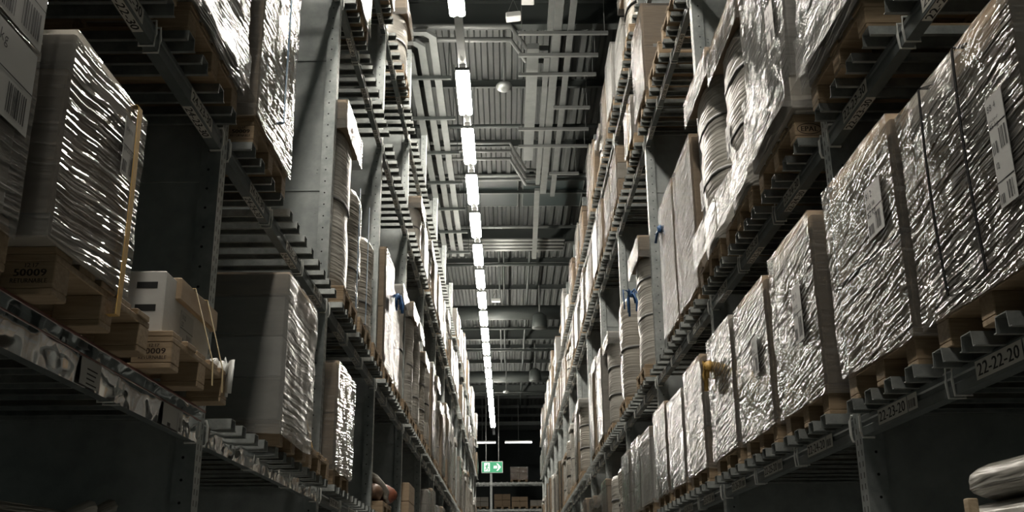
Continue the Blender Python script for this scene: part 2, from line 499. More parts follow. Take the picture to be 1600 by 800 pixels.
LEN = 2.99
def beam_mesh(side):
    s = SG[side]
    prof = [(0, .0), (0, .036), (.006, .042), (.006, .060), (0, .066), (0, .086), (.012, .098), (.05, .10), (.05, 0)]
    return MB().prism_y([(s * x, z) for x, z in prof], -LEN / 2, LEN / 2).mesh('front_beam', 'beam')
def bar_mesh(side):
    s = SG[side]; t = .0035
    w2, fl, h = .045, .016, .052
    prof = [(-w2 - fl, -h), (-w2 - fl, -h + t), (-w2, -h + t), (-w2 + .006, 0), (w2 - .006, 0), (w2, -h + t), (w2 + fl, -h + t), (w2 + fl, -h),
            (w2 - t, -h), (w2 - .006 - t, -t), (-w2 + .006 + t, -t), (-w2 + t, -h)]
    return MB().prism_x(prof, -s * .10, s * (DEPTH + .02)).mesh('support_bar', 'bar')
BEAM = {s: beam_mesh(s) for s in 'LR'}
REAR = {s: MB().box(0, SG[s] * .05, -LEN / 2, LEN / 2, 0, .10).mesh('rear_beam', 'beam') for s in 'LR'}
BAR = {s: bar_mesh(s) for s in 'LR'}
def bars_joined(side):
    mb = MB(); src = BAR[side]
    vs = [v.co.copy() for v in src.vertices]; fs = [tuple(p.vertices) for p in src.polygons]
    for y in BARY: mb.add([(v.x, v.y + y, v.z) for v in vs], fs)
    return mb.mesh('support_bars', 'bar')
BARY = [-LEN / 2 + .12 + .99 * j + d for j in range(3) for d in (0., .225, .475, .72)]
BARJ = {s: bars_joined(s) for s in 'LR'}
def clip_mesh(side):
    s = SG[side]; mb = MB(); r = .0055
    for dy in (-.028, .028):
        e = .004
        mb.tube([(s * .056, dy, .09), (s * .056, dy, -e), (-s * e, dy, -e), (-s * .008, dy, .05), (-s * e, dy, .108), (s * .056, dy, .108)], r, 5)
    return mb.mesh('wire_clip', 'wire')
CLIP = {s: clip_mesh(s) for s in 'LR'}
HOOK = {}
for s in 'LR':
    k = SG[s]; HOOK[s] = MB().tube([(k * .05, 0, -.006), (-k * .004, 0, -.006), (-k * .010, 0, .02), (-k * .010, 0, .085), (-k * .002, 0, .112), (k * .04, 0, .112)], .0065, 5).mesh('wire_hook', 'wire')
def loc_label(side, b, lev, j, near):
    """printed plates on the face and underside of the beam"""
    s = SG[side]; n = 24 + 3 * (b - 1) + j
    tx = '%d-%d-%d0' % (RACKNO[side], n, lev + 1)
    mb = MB()
    y0 = -LEN / 2 + .06 + .99 * j + (.60 if side == 'L' else .55)
    if b == 0 and lev == 1 and side == 'L': return None
    L_ = .34
    dirY = 1 if side == 'L' else -1      # reading direction seen from the aisle
    # face plate
    z0, z1 = .014, .078
    xf = -s * .0015
    mb.box(-s * .0005, xf, y0 - L_ / 2, y0 + L_ / 2, z0, z1)
    if near:
        st = y0 - dirY * (L_ / 2 - .012)
        text(mb, tx, (xf - s * .0006, st, z0 + .011), (0, dirY, 0), (0, 0, 1), .043, 1, .31, .05)
        if lev == 1:   # barcode plate beside it
            yb = y0 + dirY * (L_ / 2 + .06)
            mb.box(-s * .0005, xf, yb - .05, yb + .05, z0, z1)
            barcode(mb, (xf - s * .0006, yb - dirY * .04, z0 + .010), (0, dirY, 0), (0, 0, 1), .08, .034, n)
    if lev >= 2:      # underside plate
        mb.box(s * .004, s * .046, y0 - L_ / 2 + .03, y0 + L_ / 2 + .03, -.0015, -.0004)
        if near:
            st = y0 + .03 - dirY * (L_ / 2 - .012)
            text(mb, tx, (s * .040, st, -.0024), (0, dirY, 0), (-s, 0, 0), .032, 1, .31, .05)
    return mb.mesh('location_label', 'plate', 'ink')

def shelf(side, b, lev):
    s = SG[side]
    n0 = 24 + 3 * (b - 1)
    t = thing('rack_shelf', 'beam level of the %s, %s, %s bay from the near end' % (RACK[side], TIER[lev], ORD[b]), 'rack shelf',
              (XF[side], PY(b) + 1.55, LEV[lev]), 'beam levels of the ' + RACK[side])
    fb = obj('front_beam', BEAM[side], t)
    obj('rear_beam', REAR[side], t, (s * (DEPTH - .05), 0, 0))
    zb = BARTOP
    if b <= 8:
        for y in BARY: obj('support_bar', BAR[side], t, (s * .115 if (side, b, lev) == ('L', 0, 1) else 0, y + R.uniform(-.012, .012), zb))
    else: obj('support_bars', BARJ[side], t, (0, 0, zb), 'stuff')
    if b <= 9:
        for j in range(3):
            me = loc_label(side, b, lev, j, b <= 4)
            if me: obj('location_label', me, fb)
    if b <= 6:
        for j in (1, 2): obj('wire_clip', CLIP[side], fb, (0, -LEN / 2 + .99 * j + .0, 0))
        for e in (-1, 1): obj('wire_hook', HOOK[side], fb, (0, e * (LEN / 2 - .015), 0))
    if side == 'L' and lev == 1 and b in (0, 1):
        x = .034 if b == 0 else .012
        top = .130 if b == 0 else .098
        # brown card strip on the beam and a clear sheet hung in front
        obj('card_strip', MB().box(.002, .004, -LEN / 2 + .06, LEN / 2 - .03, .004, .092).mesh('card_strip', 'guard_card'), fb)
        n = 40; rs = []
        for i in range(n + 1):
            y = -LEN / 2 + .05 + (LEN - .07) * i / n
            wv = .006 * math.sin(i * .9) + .004 * math.sin(i * 2.3 + 1)
            a = [(.008, -.008), (.010 + wv * .3, .045), (.014 + wv * .5, .088), (x * .5 + .008 + wv * .7, (.088 + top) / 2), (x, top)]
            rs.append([(p, y, z) for p, z in a])
        obj('plastic_guard', MB().rings(rs, False, False, 0, False).mesh('plastic_guard', 'guard', smooth=True), fb, label='clear crinkled plastic guard sheet')
        if b == 0:
            obj('guard_edge', MB().box(x - .002, x + .005, -LEN / 2 + .05, LEN / 2 - .02, top - .005, top + .003).box(.016, .022, -LEN / 2 + .05, LEN / 2 - .02, .087, .091).mesh('guard_edge', 'guard_edge'), fb)
            for y0, wd, nm in ((.10, .17, 0), (.95, .26, 1)):
                mb = MB().box(.0165, .018, y0, y0 + wd, -.004, .085)
                fx = .019
                if nm == 0:
                    for q in range(5): mb.add([(fx, y0 + .05, .05 - q * .016), (fx, y0 + .05 + .09 - .01 * (q % 3), .05 - q * .016), (fx, y0 + .14 - .01 * (q % 3), .055 - q * .016), (fx, y0 + .05, .055 - q * .016)], [(0, 1, 2, 3)], 1)
                else:
                    mb.add([(fx, y0 + .06, -.005), (fx, y0 + .10, -.005), (fx, y0 + .10, .012), (fx, y0 + .06, .012)], [(0, 1, 2, 3)], 1)
                    mb.add([(fx, y0 + .19, -.018), (fx, y0 + .193, -.018), (fx, y0 + .193, .07), (fx, y0 + .19, .07)], [(0, 1, 2, 3)], 1)
                    yc = y0 + .225
                    mb.add([(fx, yc - .003, .055), (fx, yc + .003, .055), (fx, yc + .003, .0), (fx, yc + .012, .012), (fx, yc, -.012), (fx, yc - .012, .012), (fx, yc - .003, .0)], [(0, 1, 2, 6), (3, 4, 5)], 1)
                obj('paper_card', mb.mesh('paper_card', 'paper', 'ink'), fb)
    return t
for side in 'LR':
    for b in range(NBAY):
        for lev in (1, 2, 3, 4): shelf(side, b, lev)

# ------------------------------------------------------------------ pallets and loads
# every load lives in a frame: origin on the bar tops at the aisle side of the pallet, +x away from the aisle (mirrored by side), y along the aisle
PW, PD, PH = .80, 1.12, .144
def _pm(name, mb, m='wood'): return mb.mesh(name, m)
PALM = {}
for s in 'LR':
    k = SG[s]
    blk = MB().cbox(0, k * .145, -.05, .05, .022, .10, .003)
    PALM[s] = dict(
        block=_pm('block', MB().cbox(0, k * .15, -.05, .05, .022, .10, .003)),
        bottom_board=_pm('bottom_board', MB().cbox(0, k * PD, -.05, .05, 0, .022, .003)),
        stringer_board=_pm('stringer_board', MB().cbox(0, k * .145, -PW / 2, PW / 2, .10, .122, .003)),
        deck_board=_pm('deck_board', MB().cbox(0, k * PD, -.06, .06, .122, .144, .003)))
    mb = MB()
    for y in (-.35, 0, .35):
        mb.box(0, k * PD, y - .05, y + .05, 0, .022)
        for x in (0, .485, .97): mb.box(k * x, k * (x + .15), y - .05, y + .05, .022, .10)
    for x in (0, .485, .97): mb.box(k * x, k * (x + .145), -.4, .4, .10, .122)
    for y in (-.335, -.168, 0, .168, .335): mb.box(0, k * PD, y - .06, y + .06, .122, .144)
    PALM[s]['whole'] = mb.mesh('pallet', 'wood')
def stencil_mesh(side, kind):
    k = SG[side]; mb = MB()
    if kind == 'number':
        w0, dr = (.135, -1) if side == 'L' else (.01, 1)
        # on the near (-y) cheek of the front block; reading left to right seen from the near side (+x world)
        xs = lambda a: (-.145 + a) if side == 'L' else (.012 + a)
        text(mb, '1217', (xs(.055), -.0508, .082), (1, 0, 0), (0, 0, 1), .012, 0, .045)
        text(mb, '50009', (xs(.028), -.0508, .056), (1, 0, 0), (0, 0, 1), .021, 0, .095, .07)
        text(mb, 'RETURNABLE', (xs(.022), -.0508, .036), (1, 0, 0), (0, 0, 1), .013, 0, .105, .05)
    else:
        cx, cz, rx, rz = (.075 if side == 'R' else -.075), .061, .064, .031
        n = 28; v = []; f = []
        for i in range(n):
            a = 6.2832 * i / n
            v += [(cx + rx * math.cos(a), -.0508, cz + rz * math.sin(a)), (cx + (rx - .004) * math.cos(a), -.0508, cz + (rz - .004) * math.sin(a))]
        for i in range(n):
            j = (i + 1) % n; f.append((2 * i, 2 * j, 2 * j + 1, 2 * i + 1))
        mb.add(v, f, 0)
        text(mb, 'EPAL', (cx - .046, -.0508, cz - .014), (1, 0, 0), (0, 0, 1), .028, 0, .092, .06)
    return mb.mesh('stencil', 'stencil')
STEN = {}
def pallet(t, side, detail, stencil=None):
    k = SG[side]; P = PALM[side]
    if not detail:
        return obj('pallet', P['whole'], t)
    p = obj('pallet', None, t)
    for y in (-.35, 0, .35):
        obj('bottom_board', P['bottom_board'], p, (0, y, 0))
        for x in (0, .485, .97): obj('block', P['block'], p, (k * x, y, 0))
    for x in (0, .485, .975): obj('stringer_board', P['stringer_board'], p, (k * x, 0, 0))
    for y in (-.335, -.168, 0, .168, .335): obj('deck_board', P['deck_board'], p, (R.uniform(-.006, .006), y + R.uniform(-.008, .008), 0))
    if stencil:
        if (side, stencil) not in STEN: STEN[(side, stencil)] = stencil_mesh(side, stencil)
        obj('stencil_lettering', STEN[(side, stencil)], p, (0, -.35, 0))
    return p

def shell_mesh(side, x0, x1, y0, y1, z0, z1, matn, seed=0, jit=.006, top=True, c=.03, flare=0., step=.055):
    """loose film around a box: chamfered corners, slight bulges and tucks"""
    k = SG[side]; r = random.Random(seed)
    nx = max(2, int((x1 - x0) / .16)); ny = max(3, int((y1 - y0) / .11)); nz = max(4, int((z1 - z0) / step))
    base = []; lens = []
    def side_pts(a, b, n): return [(a[0] + (b[0] - a[0]) * i / n, a[1] + (b[1] - a[1]) * i / n) for i in range(n + 1)]
    for a, b, n in (((x0, y0), (x1, y0), nx), ((x1, y0), (x1, y1), ny), ((x1, y1), (x0, y1), nx), ((x0, y1), (x0, y0), ny)):
        base += side_pts(a, b, n); lens.append(n + 1)
    cx, cy = (x0 + x1) / 2, (y0 + y1) / 2
    off = Vector((r.uniform(0, 50), r.uniform(0, 50), r.uniform(0, 50)))
    rs = []
    for q in range(nz + 1):
        f = q / nz; z = z0 + (z1 - z0) * f
        ring = []
        for (x, y) in base:
            d = Vector((x - cx, y - cy)); dn = Vector((math.copysign(1, d.x) if abs(abs(d.x) - (x1 - x0) / 2) < .001 else 0, math.copysign(1, d.y) if abs(abs(d.y) - (y1 - y0) / 2) < .001 else 0))
            h = mnoise.noise(Vector((x * 5, y * 5, z * 9)) + off) * jit + .004
            e = flare * max(0, 1 - f * 6) 
            ring.append((k * (x + dn.x * (h + e)), y + dn.y * (h + e), z + (mnoise.noise(Vector((x * 4, y * 4, 7)) + off) * .02 if q == 0 else 0)))
        rs.append(ring)
    mb = MB(); i0 = 0
    for n in lens:
        mb.rings([r_[i0:i0 + n] for r_ in rs], False, False, 0, False); i0 += n
    if top:
        e = rs[-1]; n = len(e)
        ins = [(k * (cx + (k * x - cx) * .9), cy + (y - cy) * .9, z1 + .010) for x, y, z in e]
        mb.rings([e, ins], False, True)
    if side == 'L': mb.f = [tuple(reversed(f)) for f in mb.f]
    return mb.mesh('stretch_wrap', matn, smooth=True)

def cartons(t, side, x0, x1, y0, y1, z0, z1, layers, cols, mats, rows=1, gap=.003, seed=0, skew=0.):
    k = SG[side]; r = random.Random(seed)
    h = (z1 - z0) / layers; wdt = (y1 - y0) / cols; dp = (x1 - x0) / rows
    me = {}
    for m in set(mats):
        mb = MB().cbox(0, k * (dp - gap), 0, wdt - gap, 0, h - gap, .005)
        # closing tape along the top and down the aisle end
        tp = MB()
        me[m] = mb.mesh('carton', m)
    for l in range(layers):
        for c in range(cols):
            for q in range(rows):
                m = mats[(l * cols + c + q) % len(mats)] if len(mats) > 1 else mats[0]
                obj('carton', me[m], t, (k * (x0 + q * dp + r.uniform(0, skew)), y0 + c * wdt + r.uniform(0, skew * .3), z0 + l * h))

def sheet_label(side, x, y0, y1, z0, z1, seed=0, big=None, sheets=1):
    """printed document in a pouch on the aisle face, barcodes and lines of print"""
    k = SG[side]; mb = MB(); r = random.Random(seed)
    d = 1 if side == 'L' else -1
    mb.box(k * x, k * (x - .0015), y0, y1, z0, z1)
    fx = k * (x - .0022)
    wd, h = y1 - y0, z1 - z0
    ya = y0 if side == 'L' else y1
    P = lambda a, b: Vector((fx, ya + d * a * wd, z0 + b * h))
    du, dv = Vector((0, d, 0)), Vector((0, 0, 1))
    barcode(mb, P(.52, .08), du, dv, wd * .42, h * .34, seed)
    barcode(mb, P(.06, .06), du, dv, wd * .34, h * .2, seed + 5)
    lines = big or ['%03d' % r.randint(100, 999), '%d.%d.%d' % (r.randint(100, 999), r.randint(100, 999), r.randint(10, 99))]
    zz = .82
    for i, tx in enumerate(lines):
        tx = tx.replace('.', '-')
        hh = min(.13, .72 / max(1, len(tx)) * wd / h * 1.1) * h
        text(mb, tx, P(.06, zz - .05), du, dv, hh, 1); zz -= hh / h + .07
    for a, b, e in ((.0, .5, 1.), (.5, .5, .5)):
        p = P(a, b); mb.add([p, p + du * wd * e, p + du * wd * e + dv * .003, p + dv * .003], [(0, 1, 2, 3)], 1)
    return mb.mesh('printed_label', 'paper', 'ink')

def roll_mesh(side, x0, x1, y0, y1, z0, z1, seed=0, bulge=.012, nseg=3, matn='roll', sq=2.8, lean=0.):
    """tall goods in a rounded bundle: super-ellipse section, pinched where bands run round"""
    k = SG[side]; r = random.Random(seed); n = 26
    cx, cy, a, b = (x0 + x1) / 2, (y0 + y1) / 2, (x1 - x0) / 2, (y1 - y0) / 2
    off = Vector((r.uniform(0, 50), r.uniform(0, 50), 0)); rs = []
    nz = max(8, int((z1 - z0) / .06))
    for q in range(nz + 1):
        f = q / nz; z = z0 + (z1 - z0) * f
        s = 1 - bulge * 2.2 * (abs(math.cos(math.pi * f * nseg)) ** 14)
        if f < .05: s *= .95 + f
        if f > .97: s *= .97
        ring = []
        for i in range(n):
            th = 6.2832 * i / n
            c_, s_ = math.cos(th), math.sin(th)
            px = math.copysign(abs(c_) ** (2 / sq), c_); py = math.copysign(abs(s_) ** (2 / sq), s_)
            h = 1 + mnoise.noise(Vector((px * 2.2, py * 2.2, z * 3)) + off) * .018
            ring.append((k * (cx + a * px * s * h), cy + b * py * s * h + lean * f, z))
        rs.append(ring)
    mb = MB().rings(rs)
    if side == 'L': mb.f = [tuple(reversed(f)) for f in mb.f]
    return mb.mesh('wrapped_goods', matn, smooth=True)

def band_mesh(side, x0, x1, y0, y1, z, h=.03, matn='grey_band', sq=2.8, grow=1.0):
    k = SG[side]; n = 26; cx, cy, a, b = (x0 + x1) / 2, (y0 + y1) / 2, (x1 - x0) / 2 * grow, (y1 - y0) / 2 * grow
    rs = []
    for zz, e in ((z - h / 2, .99), (z - h / 2, 1.006), (z + h / 2, 1.006), (z + h / 2, .99)):
        ring = []
        for i in range(n):
            th = 6.2832 * i / n; c_, s_ = math.cos(th), math.sin(th)
            ring.append((k * (cx + a * e * math.copysign(abs(c_) ** (2 / sq), c_)), cy + b * e * math.copysign(abs(s_) ** (2 / sq), s_), zz))
        rs.append(ring)
    return MB().rings(rs, False, False).mesh('band', matn, smooth=True)

def loadbase(name, label, cat, side, lev, b, j, dx=0., dy=0., group=None):
    """origin at the aisle end of the pallet, middle of its width, on the bar tops"""
    z = LEV[lev] + BARTOP + .001
    y = PY(b) + .06 + .50 + .99 * j + dy
    return thing(name, label, cat, (XF[side] - SG[side] * (.10 - dx), y, z), group or 'wrapped loads on the ' + RACK[side])

def where(side, lev, b, j):
    return '%s, %s, %s bay, %s place' % (RACK[side], TIER[lev], ORD[b], PLACE[j])

def carton_load(side, lev, b, j, h, label=None, dx=0., dy=0., w=.86, d=1.1, layers=3, cols=1, mats=('kraft',), filmn='film', cap=None, capm='kraft',
                stencil=None, detail=None, wrapz=.10, seed=None, corner=False, shelltop=True, jit=.006, inset=0., yoff=0., sub='tan cartons under clear stretch wrap', name='wrapped_carton_load'):
    seed = seed if seed is not None else hash((side == 'L', lev, b, j)) % 9973
    detail = b <= 3 if detail is None else detail
    t = loadbase(name, label or '%s, %s' % (sub, where(side, lev, b, j)), 'pallet load', side, lev, b, j, dx, dy)
    pallet(t, side, detail, stencil)
    x0, x1, y0, y1 = inset, inset + d, yoff - w / 2, yoff + w / 2
    zt = PH + h
    zc = zt - (cap or 0)
    if b <= 8: cartons(t, side, x0 + .004, x1, y0 + .004, y1 - .004, PH + .002, zc, layers, cols, mats, 1, .006, seed, .004)
    else: cartons(t, side, x0 + .004, x1, y0 + .004, y1 - .004, PH + .002, zc, 1, 1, mats[:1], 1, .003, seed)
    if cap:
        k = SG[side]
        obj('lid', MB().cbox(k * (x0 - .012), k * (x1 + .01), y0 - .012, y1 + .012, zc, zt, .006).mesh('lid', capm), t)
    if corner:
        k = SG[side]; mb = MB()
        for yy, sg in ((y0, -1), (y1, 1)):
            mb.box(k * (x0 - .006), k * x0, yy, yy - sg * .07, PH, zt).box(k * (x0 - .006), k * (x0 + .08), yy + sg * .006, yy, PH, zt)
            obj('corner_board', mb.mesh('corner_board', 'kraft'), t); mb = MB()
    if filmn:
        obj('stretch_wrap', shell_mesh(side, x0 - .016, x1 + .014, y0 - .016, y1 + .016, wrapz, zt + .004, filmn, seed, jit, shelltop), t)
    return t

def roll_load(side, lev, b, j, h, label=None, dx=0., dy=0., w=.84, d=1.0, nseg=3, bands=(.33, .66), cap=.10, capm='kraft', stencil=None, detail=None, seed=None,
              matn='roll', sq=2.8, sub='tall rounded grey wrapped bundle', bandm='grey_band', name='wrapped_roll_load', lean=0., inset=.01):
    seed = seed if seed is not None else hash((side == 'L', lev, b, j, 3)) % 9973
    detail = b <= 3 if detail is None else detail
    t = loadbase(name, label or '%s, %s' % (sub, where(side, lev, b, j)), 'pallet load', side, lev, b, j, dx, dy)
    pallet(t, side, detail, stencil)
    k = SG[side]
    x0, x1, y0, y1 = inset, inset + d, -w / 2, w / 2
    zt = PH + h - (cap or 0)
    obj('wrapped_goods', roll_mesh(side, x0, x1, y0, y1, PH - .03, zt, seed, .012, nseg, matn, sq, lean), t)
    if b <= 9:
        for f in bands: obj('band', band_mesh(side, x0, x1, y0 + lean * f, y1 + lean * f, PH + (zt - PH) * f, .03, bandm, sq), t)
    if cap:
        obj('lid', MB().cbox(k * (x0 - .02), k * (x1 + .02), y0 - .015 + lean, y1 + .015 + lean, zt - .01, zt + cap, .012).mesh('lid', capm), t)
        if b <= 6: obj('film_hood', shell_mesh(side, x0 - .036, x1 + .03, y0 - .03 + lean, y1 + .03 + lean, zt - .10, zt + cap + .004, 'film_thick', seed, .008, True, .04, 0.), t)
    return t

def strap(t, side, y, x0, z0, z1, m='black_strap', wd=.018, d=1.0, wrap_top=True, bulge=0., name='strap', lean=0.):
    """flat band down the aisle face and over the top edge"""
    k = SG[side]
    pts = []; nr = []
    if wrap_top: pts += [(k * (x0 + d), y, z1 + .004), (k * (x0 + .002), y, z1 + .004)]; nr += [(0, 0, 1), (-k, 0, 1)]
    n = 8
    for i in range(n + 1):
        f = i / n
        pts.append((k * (x0 - .004 - bulge * math.sin(math.pi * f)), y + lean * f, z1 + (z0 - z1) * f)); nr.append((-k, 0, 0))
    pts += [(k * (x0 + .25), y + lean, z0 - .005)]; nr += [(0, 0, -1)]
    o = obj(name, MB().ribbon(pts, nr, (0, wd, 0), .003).mesh(name, m), t)
    return o

def knot(t, loc, seed, m='blue_film', n=7, s=.12, tail=.25):
    """bunched film tails tied in a knot"""
    r = random.Random(seed); mb = MB()
    mb.tube([(0, 0, -.03), (.01, 0, 0), (0, .01, .03)], .03, 7)
    for i in range(n):
        a = r.uniform(0, 6.28); e = r.uniform(.4, 1) * s
        p = [(0, 0, 0), (math.cos(a) * e * .5, math.sin(a) * e * .6, r.uniform(-.03, .06)), (math.cos(a) * e, math.sin(a) * e, r.uniform(-.12, .05)), (math.cos(a) * e * .9, math.sin(a) * e, -r.uniform(.08, tail))]
        mb.tube(p, r.uniform(.008, .018), 5)
    return obj('film_knot', mb.mesh('film_knot', m, smooth=True), t, loc)

# ---- near loads, set one by one ------------------------------------
used = set()
def U(*a): used.add(a)
# left, lowest beam tier
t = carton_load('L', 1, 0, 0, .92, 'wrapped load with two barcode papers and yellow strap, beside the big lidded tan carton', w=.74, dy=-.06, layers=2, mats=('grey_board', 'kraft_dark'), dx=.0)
obj('printed_label', sheet_label('L', -.027, .10, .36, .62, .86, 3, ['88 1060', '730', '8-38-21-8']), t)
obj('printed_label', sheet_label('L', -.027, .08, .35, .36, .60, 8, ['32kg']), t)
strap(t, 'L', .05, -.02, .02, PH + .92, 'yellow_strap', .04)
U('L', 1, 0, 0)
t = carton_load('L', 1, 0, 1, .63, 'big tan carton with lid under streaky wrap, yellow strap, on pallet stencilled 50009', w=.58, dy=-.04, yoff=-.19, layers=1, mats=('kraft',), cap=.10, capm='grey_board', stencil='number', dx=-.035, wrapz=.135)
obj('printed_label', sheet_label('L', -.027, -.09, .04, .50, .70, 21, ['1041111', '', '292550']), t)
strap(t, 'L', .01, -.026, .05, PH + .63, 'yellow_strap', .035, bulge=.004)
obj('corrugated_base', MB().cbox(.003, -1.0, -.484, .104, .144, .215, .004).mesh('corrugated_base', 'grey_board'), t)
U('L', 1, 0, 1)
t = loadbase('strapped_carton_load', 'low grey carton with brown lid and two cream straps, on pallet beside upright frame', 'pallet load', 'L', 1, 0, 2, -.06, -.04, 'wrapped loads on the left rack')
pallet(t, 'L', True, 'number')
obj('carton', MB().cbox(-.07, -.9, -.33, .30, PH, .40, .005).mesh('carton', 'white_board'), t)
for zq in (.24, .33): obj('handle_slot', MB().box(-.10, -.18, -.332, -.325, zq, zq + .025).mesh('handle_slot', 'ink'), t)
obj('lid', MB().cbox(-.05, -.92, -.20, .34, .32, .412, .005).mesh('lid', 'kraft'), t)
obj('printed_label', sheet_label('L', .068, -.12, .05, PH + .01, .30, 31, ['11112', '22']), t)
for y0, y1 in ((-.02, .14), (.16, .30)):
    obj('strap', MB().ribbon([(-.5, y0, .415), (-.05, y0, .416), (.0, y1, .14), (.005, y1, .04)], [(0, 0, 1), (1, 0, 1), (1, 0, .3), (1, 0, 0)], (0, .012, 0), .003).mesh('strap', 'cream_strap'), t)
knot(t, (-.03, .36, .15), 5, 'white_metal', 6, .06, .12)
U('L', 1, 0, 2)
U('L', 1, 1, 0)
t = carton_load('L', 1, 1, 1, .845, 'large load in smooth cloudy white wrap with tan lid, on the left rack', w=.88, dy=-.08, layers=3, mats=('grey_board', 'white_board'), filmn='film_soft', cap=.13, capm='kraft', wrapz=.05, jit=.010, dx=-.03)
U('L', 1, 1, 1)
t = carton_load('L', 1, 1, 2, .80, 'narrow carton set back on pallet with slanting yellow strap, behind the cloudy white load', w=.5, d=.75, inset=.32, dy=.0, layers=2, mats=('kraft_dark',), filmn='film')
obj('strap', MB().ribbon([(-.6, -.12, .95), (-.24, -.12, .952), (-.05, .0, .16), (-.0, .02, .10)], [(0, 0, 1), (1, 0, 1), (1, 0, .3), (1, 0, 0)], (0, .035, 0), .003).mesh('strap', 'yellow_strap'), t)
U('L', 1, 1, 2)
t = carton_load('L', 1, 2, 0, .80, 'tan carton stack under crinkled wrap on lowest beam tier, just beyond the cloudy white load', w=.86, layers=2, mats=('kraft',), filmn='film', dx=.02)
U('L', 1, 2, 0)
for q in ((2, 1), (2, 2), (3, 1), (3, 2), (4, 1), (4, 2)): U('L', 1, *q)
# textile bundles and a tall carton low on the left
t = loadbase('bagged_bundle_pallet', 'pallet of red and brown bagged rolls tied with white film, left rack', 'pallet load', 'L', 1, 3, 0, .0, .04)
pallet(t, 'L', True)
def blob(name, c, a, ax, m, seed, par):
    r = random.Random(seed); mb = MB(); rs = []
    n, nz = 14, 12
    for q in range(nz + 1):
        f = -1 + 2 * q / nz; rad = max(.12, (1 - abs(f) ** 3.2)) ** .5
        ring = []
        for i in range(n):
            th = 6.2832 * i / n
            h = 1 + .09 * mnoise.noise(Vector((math.cos(th) * 1.5, math.sin(th) * 1.5, f * 2.5 + seed)))
            ring.append((a[0] * rad * h * math.cos(th), a[1] * f, a[2] * rad * h * math.sin(th)))
        rs.append(ring)
    mb.rings(rs)
    o = obj(name, mb.mesh(name, m, smooth=True), par, c); o.rotation_euler = ax; return o
blob('bagged_roll', (-.14, -.12, .245), (.10, .34, .095), (0, .0, .15), 'brown_bag', 3, t)
blob('bagged_roll', (-.16, .20, .27), (.11, .26, .12), (.12, .1, 1.2), 'red_bag', 9, t)
blob('bagged_roll', (-.42, .0, .25), (.12, .36, .10), (0, .0, .0), 'brown_bag', 12, t)
blob('bagged_roll', (-.40, -.20, .40), (.10, .26, .09), (0, .1, 1.1), 'red_bag', 14, t)
obj('film_tie', MB().tube([(-.30, -.30, .50), (-.12, -.2, .40), (-.06, -.08, .33), (-.03, .05, .28), (-.02, .12, .17)], .045, 7).tube([(-.2, .0, .40), (-.06, .05, .34), (-.02, .02, .2)], .03, 6).mesh('film_tie', 'roll', smooth=True), t)
U('L', 1, 3, 0)
carton_load('L', 1, 4, 0, .50, 'plain tan carton pair on lowest beam tier, beyond the bagged rolls', w=.84, layers=2, mats=('kraft',), filmn=None)
U('L', 1, 4, 0)
# left, second tier
t = carton_load('L', 2, 0, 1, 1.3, 'wrapped load on second beam tier of the left rack, nearest one in sight', layers=3, mats=('kraft', 'grey_board'), filmn='film'); U('L', 2, 0, 1)
t = carton_load('L', 2, 0, 2, 1.3, 'wrapped load with sagging film skirt above beam sign 24-23-30', layers=3, mats=('grey_board', 'kraft'), filmn='film', wrapz=.12, jit=.014, dx=.01)
obj('film_skirt', shell_mesh('L', -.034, 1.1, -.44, .47, .125, .36, 'film_thick', 77, .012, False, .03, .03), t); U('L', 2, 0, 2)
U('L', 2, 0, 0)
t = carton_load('L', 2, 1, 0, 1.42, 'tall tan cartons in bright streaky wrap with blue strap, on stencilled pallet, second tier', w=.82, layers=2, cols=1, mats=('kraft',), stencil='number', wrapz=.14, corner=True)
obj('corrugated_base', MB().cbox(.004, -1.1, -.425, .425, .144, .215, .004).mesh('corrugated_base', 'kraft'), t)
strap(t, 'L', .10, -.03, .35, PH + 1.42, 'blue_strap', .035)
U('L', 2, 1, 0); U('L', 2, 1, 1); U('L', 2, 1, 2)
t = roll_load('L', 2, 2, 0, 1.62, 'thick pale wrapped roll with tan cap and dark waist band, on the left rack', w=.86, inset=.06, nseg=2, bands=(.55,), cap=.16, capm='kraft')
strap(t, 'L', .40, .02, .15, 1.3, 'blue_strap', .04, wrap_top=False); U('L', 2, 2, 0)
t = roll_load('L', 2, 2, 1, 1.30, 'slim clear-wrapped roll with blue tape beside the thick pale roll', w=.80, inset=.09, nseg=3, bands=(.4,), cap=.0, matn='bundle')
strap(t, 'L', -.1, .0, .15, 1.3, 'blue_strap', .05, wrap_top=False); U('L', 2, 2, 1)
t = roll_load('L', 2, 2, 2, 1.15, None, w=.80, inset=.09, nseg=3, bands=(.4,), cap=.0, matn='bundle'); U('L', 2, 2, 2)
t = carton_load('L', 2, 3, 0, 1.36, 'tall plain tan carton column with blue film knot, second tier of left rack', w=.80, layers=2, mats=('kraft',), filmn='film_dull', dx=.02, inset=.03)
knot(t, (.03, .40, 1.15), 12, s=.08, tail=.2); U('L', 2, 3, 0)
t = carton_load('L', 2, 3, 1, 1.2, None, layers=2, mats=('kraft', 'grey_board'), filmn='film_dull', dx=.02, inset=.06); U('L', 2, 3, 1)
t = roll_load('L', 2, 3, 2, 1.5, 'pale roll with black tape band, second tier of the left rack, beyond the blue knot', inset=.07, nseg=3, bands=(.5,), bandm='black_strap', cap=.12, capm='white_board'); U('L', 2, 3, 2)
